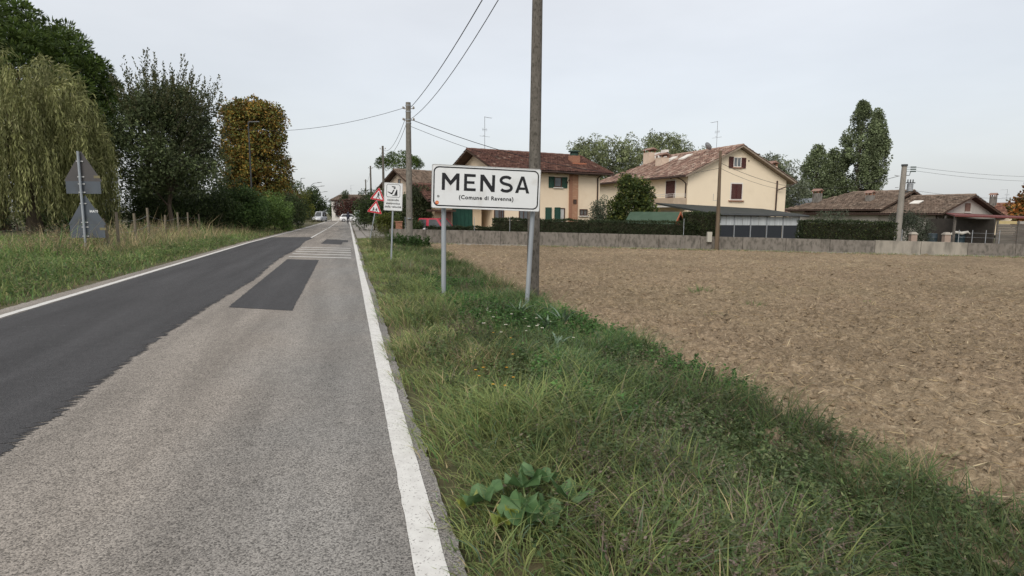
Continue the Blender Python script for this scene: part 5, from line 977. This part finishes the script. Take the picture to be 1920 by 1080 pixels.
for i, (x, y, rx, h, n, lab) in enumerate(((11.0, 76, 5.0, 12.6, 17000, 'loose green tree behind the brown roofed house'), (18.3, 78, 4.9, 13.9, 17000, 'feathery pale green tree above the chimneys'), (23.8, 80, 4.2, 12.0, 10000, 'smaller green tree above the tiled ridge'), (31.2, 75, 4.4, 10.6, 11000, 'dark green tree behind the gable, right of the aerial'), (36.0, 80, 3.2, 8.6, 7000, 'dark tree between the gable and the poplars'))):
    g = np.random.default_rng(80+i); C = shell(120, rx, rx, h*.33, (0, 0, h*.62), .4, g=g)
    tree('broadleaf_tree', (x, y), lab, C, g.uniform(.6, 1.0, len(C)), n, .32, .13, [(.19, .22, .11, 3), (.15, .18, .088, 3), (.23, .26, .14, 1.2)] if i < 3 else [(.145, .17, .108, 3), (.115, .138, .086, 2), (.185, .205, .13, 1)], h*.6, .25, 'trees behind the houses', nl=24, down=.5, g=g, gz=-.4)
for i, (x, y, rr, h, n, lab) in enumerate(((46.4, 91, 2.0, 12.6, 11000, 'shortest poplar on the left of the group'), (49.3, 92, 1.7, 12.2, 9000, 'middle poplar merging into the tallest one'), (52.7, 91, 2.7, 19.0, 21000, 'tallest poplar of the group'), (55.7, 92, 1.7, 18.2, 13000, 'narrow tall poplar on the right of the group'))):
    g = np.random.default_rng(90+i); C = []
    for k in range(190): zz = g.uniform(.1, 1); prof = rr*min(1, .45+zz*1.6)*(1-max(0, (zz-.62)/.40)**2)*math.sqrt(g.uniform(.3, 1)); a = g.uniform(0, 6.28); C.append((prof*math.cos(a), prof*math.sin(a), zz*h*.975))
    tree('poplar', (x, y), lab, C, g.uniform(.42, .66, len(C)), int(n*1.3), .27, .18, [(.145, .182, .095, 3), (.165, .205, .108, 3), (.19, .23, .125, 1.0)], h*.8, .3, 'poplars behind the bungalow', nl=30, g=g, squash=1.5, gz=-.5)
bush('autumn_tree', (46.8, 51.5), 'orange and green autumn tree at the right edge', 3.0, 2.5, 6.1, 9000, [(.25, .10, .025, 3), (.17, .075, .022, 2), (.08, .08, .025, 2), (.32, .16, .04, 1)], L=.26, Wd=.2, seed=99, clump=.62, nc=80, cat='tree')

# ---- clipped hedges behind the wall
HCORE = mat('hedge_light_block', (.022, .026, .013), (.035, .032, .02), scale=12, rough=1)
def hedge(u0, u1, d0, d1, z0, z1, n, pal, label, L=.085, Wd=.05, seed=1, taper=.06):
    """box hedge in the garden wall's frame (u along the wall, d behind it)"""
    g = np.random.default_rng(seed); o = empty('box_hedge', GW.location, GW.rotation_euler.z, label, 'hedge', 'clipped hedges behind the wall')
    e_ = .10; MB().hexa([(u0+e_, d0+e_, z0), (u1-e_, d0+e_, z0), (u1-e_, d1-e_, z0), (u0+e_, d1-e_, z0), (u0+e_, d0+e_+taper, z1[0]-e_), (u1-e_, d0+e_+taper, z1[1]-e_), (u1-e_, d1-e_-taper, z1[1]-e_), (u0+e_, d1-e_-taper, z1[0]-e_)]).build('light_block_core', HCORE, o)  # solid dark core added inside the leaves to block light
    A = [(u1-u0)*(z1[0]-z0), (u1-u0)*(d1-d0), (d1-d0)*(z1[0]-z0), (d1-d0)*(z1[0]-z0), (u1-u0)*(z1[0]-z0)*.35]; fi = g.choice(5, n, p=np.array(A)/sum(A)); a, b = g.random(n), g.random(n)
    zt_ = z1[0]+(z1[1]-z1[0])*a; P = np.empty((n, 3)); Nn = np.zeros((n, 3))
    for k, (nx, ny, nz) in enumerate(((0, -1, 0), (0, 0, 1), (-1, 0, 0), (1, 0, 0), (0, 1, 0))):
        m = fi == k
        if k in (0, 4): P[m, 0] = u0+(u1-u0)*a[m]; P[m, 1] = d0 if k == 0 else d1; P[m, 2] = z0+(zt_[m]-z0)*b[m]
        elif k == 1: P[m, 0] = u0+(u1-u0)*a[m]; P[m, 1] = d0+(d1-d0)*b[m]; P[m, 2] = zt_[m]
        else: P[m, 0] = u0 if k == 2 else u1; P[m, 1] = d0+(d1-d0)*a[m]; P[m, 2] = z0+((z1[0] if k == 2 else z1[1])-z0)*b[m]
        Nn[m] = (nx, ny, nz)
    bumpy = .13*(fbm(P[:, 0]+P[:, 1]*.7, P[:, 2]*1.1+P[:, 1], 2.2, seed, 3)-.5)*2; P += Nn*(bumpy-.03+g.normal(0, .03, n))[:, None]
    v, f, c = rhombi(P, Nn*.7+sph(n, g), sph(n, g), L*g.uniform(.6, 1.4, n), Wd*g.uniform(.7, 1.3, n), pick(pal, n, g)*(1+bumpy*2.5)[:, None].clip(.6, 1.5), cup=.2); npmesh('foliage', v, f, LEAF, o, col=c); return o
BOX = [(.024, .036, .015, 3), (.034, .05, .02, 3), (.05, .07, .028, 1)]
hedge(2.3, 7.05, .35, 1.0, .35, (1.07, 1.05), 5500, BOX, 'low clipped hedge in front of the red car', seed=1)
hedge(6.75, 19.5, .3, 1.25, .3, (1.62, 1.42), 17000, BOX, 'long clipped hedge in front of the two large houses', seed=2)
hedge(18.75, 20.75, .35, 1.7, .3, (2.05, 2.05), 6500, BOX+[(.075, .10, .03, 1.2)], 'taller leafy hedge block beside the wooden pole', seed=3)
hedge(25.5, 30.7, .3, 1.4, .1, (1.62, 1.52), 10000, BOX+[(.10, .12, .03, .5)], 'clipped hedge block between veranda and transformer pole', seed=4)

# ================================================================== GRASS AND WEEDS
def blades(P, h, wd, az, lean, bend, col, nseg=3, tip=1.15):
    n = len(P); lv = np.linspace(0, 1, nseg+1); d = np.stack([np.cos(az), np.sin(az), np.zeros(n)], -1); side = np.stack([-np.sin(az+rng.normal(0, .9, n)), np.cos(az+rng.normal(0, .9, n)), np.zeros(n)], -1)
    V = np.empty((n, 2*nseg+1, 3)); C = np.empty((n, 2*nseg+1, 3))
    for k, u in enumerate(lv):
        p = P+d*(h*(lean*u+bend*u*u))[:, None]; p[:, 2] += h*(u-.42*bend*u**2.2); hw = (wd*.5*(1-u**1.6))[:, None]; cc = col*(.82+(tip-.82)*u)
        if k < nseg: V[:, 2*k] = p-side*hw; V[:, 2*k+1] = p+side*hw; C[:, 2*k] = cc; C[:, 2*k+1] = cc
        else: V[:, 2*nseg] = p; C[:, 2*nseg] = cc
    f = []
    for k in range(nseg-1): f += [(2*k, 2*k+1, 2*k+3), (2*k, 2*k+3, 2*k+2)]
    f.append((2*nseg-2, 2*nseg-1, 2*nseg)); m = 2*nseg+1
    F = (np.array(f)[None]+(np.arange(n)*m)[:, None, None]).reshape(-1, 3); return V.reshape(-1, 3), F, C.reshape(-1, 3)
FRESH = (.205, .235, .085); OLIVE = (.155, .20, .075); GREEN = (.105, .17, .058); LUSH = (.075, .165, .052); DRY = (.36, .29, .17); BRN = (.175, .145, .11); BLUE = (.115, .17, .11)
def palmix(W):
    W = np.stack(W, -1).clip(.001); W = W/W.sum(-1, keepdims=True); cs = W.cumsum(-1); r = rng.random((len(W), 1)); i = (r > cs).sum(-1).clip(0, W.shape[-1]-1)
    return np.array([FRESH, OLIVE, GREEN, LUSH, DRY, BRN, BLUE])[i], i
def right_grass():
    parts = []
    for t0, t1, dens, ns in ((.8, 4, 2900, 3), (4, 8, 2100, 3), (8, 14, 1300, 3), (14, 24, 700, 2), (24, 41, 380, 2)):
        n = int((t1-t0)*4.3*dens); t = rng.uniform(t0, t1, n); s = .12+rng.random(n)**.95*4.45
        e0 = .17+.07*np.sin(t*1.7)+.06*np.sin(t*4.1); lim = field_edge(t)+.28*(fbm(s*0+t, t*.3, 1.3, 3, 3)-.5)*2+.12
        keepp = sm(-.12, .25, s-e0)*(1-sm(-.25, .30, s-lim))*(.35+.65*sm(.25, .6, fbm(s, t, 1.1, 12, 3))); X, Y = st2xy(s, t)
        # a bare fringe of the wall end and the pavement
        keepp = keepp*(Y < wall_y(X)-.45)*np.where(t > 39.5, (s > .95)*.4, 1); k = rng.random(n) < keepp; s, t, X, Y, e0 = s[k], t[k], X[k], Y[k], e0[k]; n = len(s)
        a = fbm(s, t*.6, .9, 41, 3); b = fbm(s, t*.7, 1.3, 47, 3); lush = sm(1.4, 2.3, s)*(1-sm(3.3, 3.9, s))*sm(4.5, 6.5, t)*(1-sm(10.5, 14, t)); c_ = fbm(s, t, .7, 53, 2)
        col, idx = palmix([.9*(1-sm(.7, 1.8, s))+.12+.5*sm(.5, .7, b), np.full(n, .75), .35+.9*sm(1.2, 3, s)*(a > .42), .9*lush+.10, .06+.7*sm(.54, .70, c_)*(1-lush)+.25*(1-sm(0, .45, s-e0)), .05+.7*sm(.52, .66, a)*(1-lush)*sm(.5, 1.2, s)*(1-.6*sm(2.2, 3, s)), .06+.4*lush+.25*sm(.6, .7, b)])
        col = col*rng.uniform(.7, 1.25, (n, 1))*(.45+1.1*fbm(s, t, 1.5, 77, 3))[:, None]*(1.06-.36*sm(1.6, 3.0, s)*(1-lush))[:, None]
        h = (.10+.20*rng.random(n)**1.4)*(.35+1.25*sm(.3, .7, fbm(s, t, 1.1, 60, 3)))*(.55+.45*sm(0, .9, s-e0))*(1+.25*sm(2.0, 3.4, s)*(1-sm(3.6, 4.1, s)))*np.where(t > 33, .6, 1)*(.78+.22*sm(2.5, 4.5, t)); h *= np.where(rng.random(n) < .015, 1.5, 1)
        clump = fbm(X, Y, 3.0, 90, 2); az = clump*18+rng.normal(0, .9, n); edge = 1-sm(.1, .8, s-e0); az = np.where(rng.random(n) < .55*edge, math.pi*.92+rng.normal(0, .5, n), az)
        # blades by the field stand straighter
        bend = rng.uniform(.25, 1.35, n); wd = rng.uniform(.0045, .009, n)+.00042*t
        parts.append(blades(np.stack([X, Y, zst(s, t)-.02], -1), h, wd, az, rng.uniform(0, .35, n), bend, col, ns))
    v, f, c = merge(parts); o = npmesh('verge_grass', v, f, GRASS, col=c); tag(o, 'rough uneven grass covering the verge between road and field', 'grass', kind='stuff')
right_grass()
def forbs(name, s, t, h, nl, L, Wd, pal, label, spread=.5, stem=(.07, .085, .035), up=.4, z=zst):
    """leafy weeds: thin stems with many small leaves"""
    n = len(s); X, Y = st2xy(s, t); B = np.stack([X, Y, z(s, t)-.02], -1); az = rng.uniform(0, 6.28, n); ln = rng.uniform(.05, spread, n); tip = B+np.stack([np.cos(az)*ln*h, np.sin(az)*ln*h, h], -1)
    i = np.repeat(np.arange(n), nl); u = rng.random(n*nl)**.75; P = B[i]+(tip-B)[i]*u[:, None]; m = len(P); D = sph(m); D[:, 2] = np.abs(D[:, 2])*up+rng.normal(0, .15, m); tone = (rng.uniform(.75, 1.25, n)*(.35+1.25*fbm(s, t, 1.1, 66, 3)))[i]; sz = rng.uniform(.6, 1.35, m)*(1.15-.5*u)
    col = pick(pal, m)*tone[:, None]; v1, f1, c1 = rhombi(P, D, sph(m)*np.array([1, 1, .3]), L*sz, Wd*sz, col, cup=.12)
    f1 = np.concatenate([f1[:, [0, 1, 2]], f1[:, [0, 2, 3]]]); v2, f2, c2 = blades(B, h, np.full(n, .006), az, ln, np.zeros(n), np.tile(np.array(stem), (n, 1)), 2)
    v, f, c = merge([(v1, f1, c1), (v2, f2, c2)]); o = npmesh(name, v, f, GRASS, col=c); tag(o, label, 'weeds', kind='stuff'); return o
n = 3000; t = 4.2+10.5*rng.random(n); s = 1.5+2.2*rng.random(n)+.1*rng.normal(size=n); k = rng.random(n) < sm(.36, .56, fbm(s, t, .7, 101, 2)); s, t = s[k], t[k]
forbs('lush_weeds', s, t, rng.uniform(.10, .30, len(s)), 22, .06, .035, [(.065, .145, .042, 3), (.09, .18, .05, 2), (.05, .10, .034, 2)], 'low lush green leafy weeds in the middle of the verge')
n = 2600; t = 1.5+14*rng.random(n)**1.2; s = .8+2.8*rng.random(n); k = rng.random(n) < sm(.45, .62, fbm(s, t*.6, .9, 41, 3)); s, t = s[k], t[k]
forbs('brownish_weeds', s, t, rng.uniform(.14, .36, len(s)), 20, .026, .013, [(.16, .125, .10, 3), (.11, .115, .065, 3), (.22, .17, .155, 1.4), (.09, .075, .06, 1)], 'wiry brownish purple weeds going to seed on the verge', stem=(.12, .09, .06))
n = 1700; t = 1.2+6*rng.random(n); s = 1.2+2.4*rng.random(n)
forbs('dark_weeds', s, t, rng.uniform(.12, .3, n), 16, .045, .02, [(.075, .105, .05, 3), (.10, .135, .06, 2), (.14, .165, .08, 1)], 'dark green bushy weeds among the near verge grass')
n = 130; t = 26+6*rng.random(n); s = .75+.9*rng.random(n)
forbs('feathery_weeds', s, t, rng.uniform(.5, 1.35, n), 40, .06, .016, [(.11, .115, .055, 3), (.085, .09, .04, 2), (.15, .14, .08, 1)], 'tall feathery weeds at the road edge before the crossing', spread=.25)
n = 170; a = rng.uniform(0, 6.28, n); r_ = np.sqrt(rng.random(n)); x0, t0 = xy2st(-6.0, 33.6); t = t0+1.2*r_*np.sin(a); s = x0+1.3*r_*np.cos(a)
forbs('creeper_clump', s, t, rng.uniform(.2, .75, n), 24, .13, .09, [(.035, .075, .018, 3), (.05, .10, .025, 2)], 'dark green leafy clump at the foot of the second utility pole', spread=.5)
n = 4200; t = 1.2+14*rng.random(n)**1.3; s = .6+3.1*rng.random(n)
forbs('mixed_weeds', s, t, rng.uniform(.06, .24, n), 15, .042, .017, [(.10, .155, .06, 3), (.13, .175, .07, 3), (.075, .125, .052, 2), (.18, .205, .10, 1), (.16, .14, .10, .7)], 'mixed small leaved weeds matted into the verge grass', spread=.9, up=.6)
# strip of grass along the wall footing
def wall_grass():
    n = 9000; u = rng.random(n); X = -7+40*u; Y = wall_y(X)-.32-np.abs(rng.normal(0, .28, n))*(.5+u); s, t = xy2st(X, Y); k = rng.random(n) < sm(.38, .55, fbm(X, Y*2, .5, 14, 3)+.25*u); X, Y, s, t, u = X[k], Y[k], s[k], t[k], u[k]; n = len(X)
    col, _ = palmix([np.full(n, .4), np.full(n, .7), np.full(n, .5), np.full(n, .1), np.full(n, .5), np.full(n, .2), np.full(n, .02)]); v, f, c = blades(np.stack([X, Y, zst(s, t)], -1), rng.uniform(.08, .24, n), rng.uniform(.012, .024, n), rng.uniform(0, 6.28, n), rng.uniform(0, .4, n), rng.uniform(.1, .8, n), col, 2)
    tag(npmesh('wall_foot_grass', v, f, GRASS, col=c), 'thin strip of grass along the foot of the garden wall', 'grass', kind='stuff')
wall_grass()
# ---- left verge
def left_grass():
    parts = []
    for t0, t1, dens, smax in ((6, 16, 380, 7), (16, 26, 240, 10), (26, 40, 150, 12), (40, 75, 90, 7)):
        n = int((t1-t0)*smax*dens); t = rng.uniform(t0, t1, n); d = .28+rng.random(n)**1.1*smax; s = left_s(t)-d; k = rng.random(n) < sm(0, .35, d-.28-.1*np.sin(t*1.3))*(.4+.6*sm(.25, .6, fbm(s, t, .9, 19, 3))); s, t, d = s[k], t[k], d[k]; n = len(s); X, Y = st2xy(s, t)
        dryz = sm(1.6, 3.0, d)*(1-sm(6.5, 8, d))*sm(21, 25, t)*(1-sm(50, 58, t)); dryz2 = sm(38, 45, t)*.6; lush = sm(3.2, 5, d)*(1-sm(22, 26, t)); b = fbm(s, t*.7, .8, 47, 3)
        col, _ = palmix([.35+.5*sm(.5, .65, b)+.2*lush, np.full(n, .6), .8*np.ones(n), .5*lush+.12, .12+2.4*dryz+dryz2, .10+.5*dryz+.3*sm(.55, .7, b), np.full(n, .03)]); col = 1.15*col*rng.uniform(.7, 1.25, (n, 1))*(.5+1.0*fbm(s, t, .9, 78, 3))[:, None]
        h = (.13+.26*rng.random(n))*(.45+.85*sm(.2, 2.6, d))*(1+.9*dryz*rng.random(n)+.5*lush)*(.6+.8*fbm(s, t, .8, 61, 3)); h = np.where((rng.random(n) < .10) & (dryz > .4), h*2.0, h)
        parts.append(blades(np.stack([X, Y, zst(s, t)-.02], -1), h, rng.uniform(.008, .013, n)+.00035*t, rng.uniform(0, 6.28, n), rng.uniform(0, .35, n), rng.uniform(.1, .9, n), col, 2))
    v, f, c = merge(parts); tag(npmesh('left_verge_grass', v, f, GRASS, col=c), 'rough green and dry grass on the verge left of the road', 'grass', kind='stuff')
left_grass()
n = 1900; t = 9+24*rng.random(n); s = left_s(t)-3.4-8*rng.random(n); k = rng.random(n) < sm(.35, .55, fbm(s, t, .5, 71, 2)); s, t = s[k], t[k]
forbs('left_leafy_weeds', s, t, rng.uniform(.25, .6, len(s)), 26, .09, .045, [(.14, .22, .055, 3), (.18, .26, .07, 2), (.095, .155, .042, 2)], 'bright green leafy weeds in front of the willow', up=.3)
n = 2400; t = 7+26*rng.random(n); s = left_s(t)-.7-5.5*rng.random(n)
forbs('left_mixed_weeds', s, t, rng.uniform(.10, .34, n), 16, .085, .036, [(.12, .185, .06, 3), (.16, .215, .075, 2), (.08, .13, .046, 2), (.27, .24, .12, .8), (.19, .175, .11, .6)], 'matted green weeds along the left edge of the road', spread=.8, up=.5)
n = 750; t = 22+20*rng.random(n); s = left_s(t)-3.6-3.0*rng.random(n)
forbs('hedgerow_weeds', s, t, rng.uniform(.4, 1.1, n), 26, .075, .03, [(.10, .12, .06, 2), (.22, .175, .10, 2), (.32, .24, .15, 3), (.19, .20, .15, 1)], 'tangled dry and green weeds around the fence posts', spread=.4, stem=(.20, .14, .08))
# mowed strip beyond
# ---- individual plants on the right verge
def strap_plant(x, y, n, L, label, seed):
    g = random.Random(seed); o = empty('strap_leaf_plant', (x, y, G(x, y)-.02), 0, label, 'plant', 'blue green strap leaved plants')
    m = mat('glaucous_leaf', (.17, .235, .165), (.12, .18, .125), scale=6, rough=.5)
    for i in range(n):
        a = g.uniform(0, 6.28); l = L*g.uniform(.7, 1.15); b = g.uniform(.35, .8); mb = MB(); w_ = g.uniform(.016, .026)
        for k in range(6):
            u = k/5; r_ = l*(.12*u+b*u*u*.75); zz = l*(u-.45*b*u**2.4); wv = w_*(1-.85*u**3); c, s_ = math.cos(a), math.sin(a); mb.v += [(c*r_-s_*wv, s_*r_+c*wv, zz+.008), (c*r_, s_*r_, zz), (c*r_+s_*wv, s_*r_-c*wv, zz+.008)]
            if k: q = (k-1)*3; mb.f += [(q, q+1, q+4, q+3), (q+1, q+2, q+5, q+4)]
        mb.build('leaf', m, o)
strap_plant(.12, 10.1, 12, .42, 'blue green strap leaved plant at the foot of the right sign post', 1); strap_plant(.85, 9.6, 12, .46, 'blue green strap leaved plant right of the sign posts', 2); strap_plant(.55, 8.9, 9, .40, 'smaller strap leaved plant nearer than the sign posts', 3); strap_plant(.62, 7.6, 8, .34, 'strap leaved plant beside the white flowers', 4)
def broadleaf(x, y):
    o = empty('broad_leaf_plant', (x, y, G(x, y)), 0, 'large leaved green weed in the near verge grass', 'plant'); g = random.Random(4); m = mat('broad_leaf', (.085, .165, .06), (.06, .12, .045), scale=18, rough=.7, c3=(.13, .215, .095), c3scale=9, trans=.15); m2 = mat('yellowing_leaf', (.20, .22, .04), (.12, .17, .04), scale=8, rough=.5)
    for i, (a, d, r_, zz, tilt) in enumerate(((2.9, .24, .115, .10, .1), (.2, .25, .12, .11, -.1), (1.7, .10, .10, .15, .1), (1.25, .22, .11, .15, .1), (4.4, .09, .11, .11, .15), (3.9, .15, .07, .07, .2), (5.4, .13, .10, .09, .1), (3.0, .31, .06, .07, .2))):
        cx, cy = d*math.cos(a), d*math.sin(a); mb = MB(); nn = 28; mb.v.append((0, 0, -.02))
        for ring in (.5, 1.0):
            for k in range(nn):
                b = 2*math.pi*k/nn; lobe = 1+.10*math.cos(b*5)+.05*math.cos(b*15+1) if abs(b-math.pi) > .35 else .45; q = r_*lobe*ring; mb.v.append((q*math.cos(b), q*math.sin(b), .03*math.sin(b*5+i)*ring+.05*ring*ring*r_/.1*.5+.012*math.cos(b*10)*ring))
        for k in range(nn): j = (k+1) % nn; mb.f += [(0, 1+k, 1+j), (1+k, 1+nn+k, 1+nn+j, 1+j)]
        lf = mb.build('leaf', m2 if i in (5, 7) else m, o, smooth=True); lf.matrix_local = Matrix.Translation((cx, cy, zz)) @ Matrix.Rotation(a, 4, 'Z') @ Matrix.Rotation(.30+tilt*.5, 4, 'Y') @ Matrix.Rotation(tilt, 4, 'X')
        MB().tube([(0, 0, 0), (cx*.5, cy*.5, zz*.8), (cx, cy, zz)], [.007, .006, .004], 6).build('stalk', mat('stalk', (.10, .15, .05)), o)
broadleaf(.08, 2.98)
def flower(name, x, y, h, r, m, label, group, seed):
    g = random.Random(seed); o = empty(name, (x, y, G(x, y)-.02), g.uniform(0, 6), label, 'flower', group); dx = g.uniform(-.05, .05); MB().tube([(0, 0, 0), (dx*.4, 0, h*.6), (dx, 0, h)], [.003, .0025, .002], 5).build('stem', mat('stem_green', (.08, .10, .04)), o)
    mb = MB(); n = 7
    for k in range(n):
        a = 2*math.pi*k/n; c, s_ = math.cos(a), math.sin(a); mb.add([(dx, 0, h), (dx+c*r*.6-s_*r*.3, s_*r*.6+c*r*.3, h+r*.25), (dx+c*r, s_*r, h+r*.2), (dx+c*r*.6+s_*r*.3, s_*r*.6-c*r*.3, h+r*.25)], [(0, 1, 2, 3)])
    mb.build('petals', m, o); MB().lathe([(r*.25, 0), (r*.2, r*.2), (.001, r*.28)], (dx, 0, h+.004), 6).build('flower_centre', mat('flower_heart', (.35, .28, .12)), o)
WFL = mat('white_petal', (.72, .72, .66), rough=.7); YFL = mat('orange_petal', (.72, .33, .015), (.75, .45, .02), scale=5, rough=.7)
fr_ = random.Random(9)
for i in range(17): flower('white_flower', .10+fr_.uniform(-.45, .75), 7.5+fr_.uniform(-.9, .9), fr_.uniform(.30, .46), fr_.uniform(.012, .024), WFL, 'small white flower in the cluster on the verge before the sign', 'white verge flowers', i)
for i, (x, y) in enumerate(((-.30, 4.9), (-.24, 4.85), (-.26, 4.75), (-.02, 4.7), (.04, 4.65), (-.18, 4.35), (-.05, 5.2), (-.02, 6.3), (-.25, 6.9), (.0, 5.6))): flower('orange_flower', x, y, fr_.uniform(.24, .36), .014, YFL, 'tiny orange flower in the near verge weeds', 'orange verge flowers', 50+i)
def tuft(x, y, h, n, label, pal=GREEN):
    X = x+rng.normal(0, .09, n); Y = y+rng.normal(0, .09, n); s, t = xy2st(X, Y); v, f, c = blades(np.stack([X-x, Y-y, np.zeros(n)], -1), rng.uniform(.4, 1, n)*h, rng.uniform(.008, .02, n), np.arctan2(Y-y, X-x), rng.uniform(.1, .5, n), rng.uniform(.1, .7, n), np.array(pal)*rng.uniform(.7, 1.3, (n, 1)), 3); o = npmesh('weed_tuft', v, f, GRASS, col=c); o.location = (x, y, G(x, y)); tag(o, label, 'weed', 'weeds growing in the field')
tuft(4.82, 14.9, .30, 70, 'green weed tuft in the field, farther one right of the pole'); tuft(5.30, 12.75, .20, 60, 'green weed tuft in the field, nearer one right of the pole'); tuft(8.2, 13.4, .14, 40, 'faint pale green weed in the middle of the field', OLIVE); tuft(4.0, 11.2, .14, 40, 'small dull weed tuft near the verge edge', OLIVE)
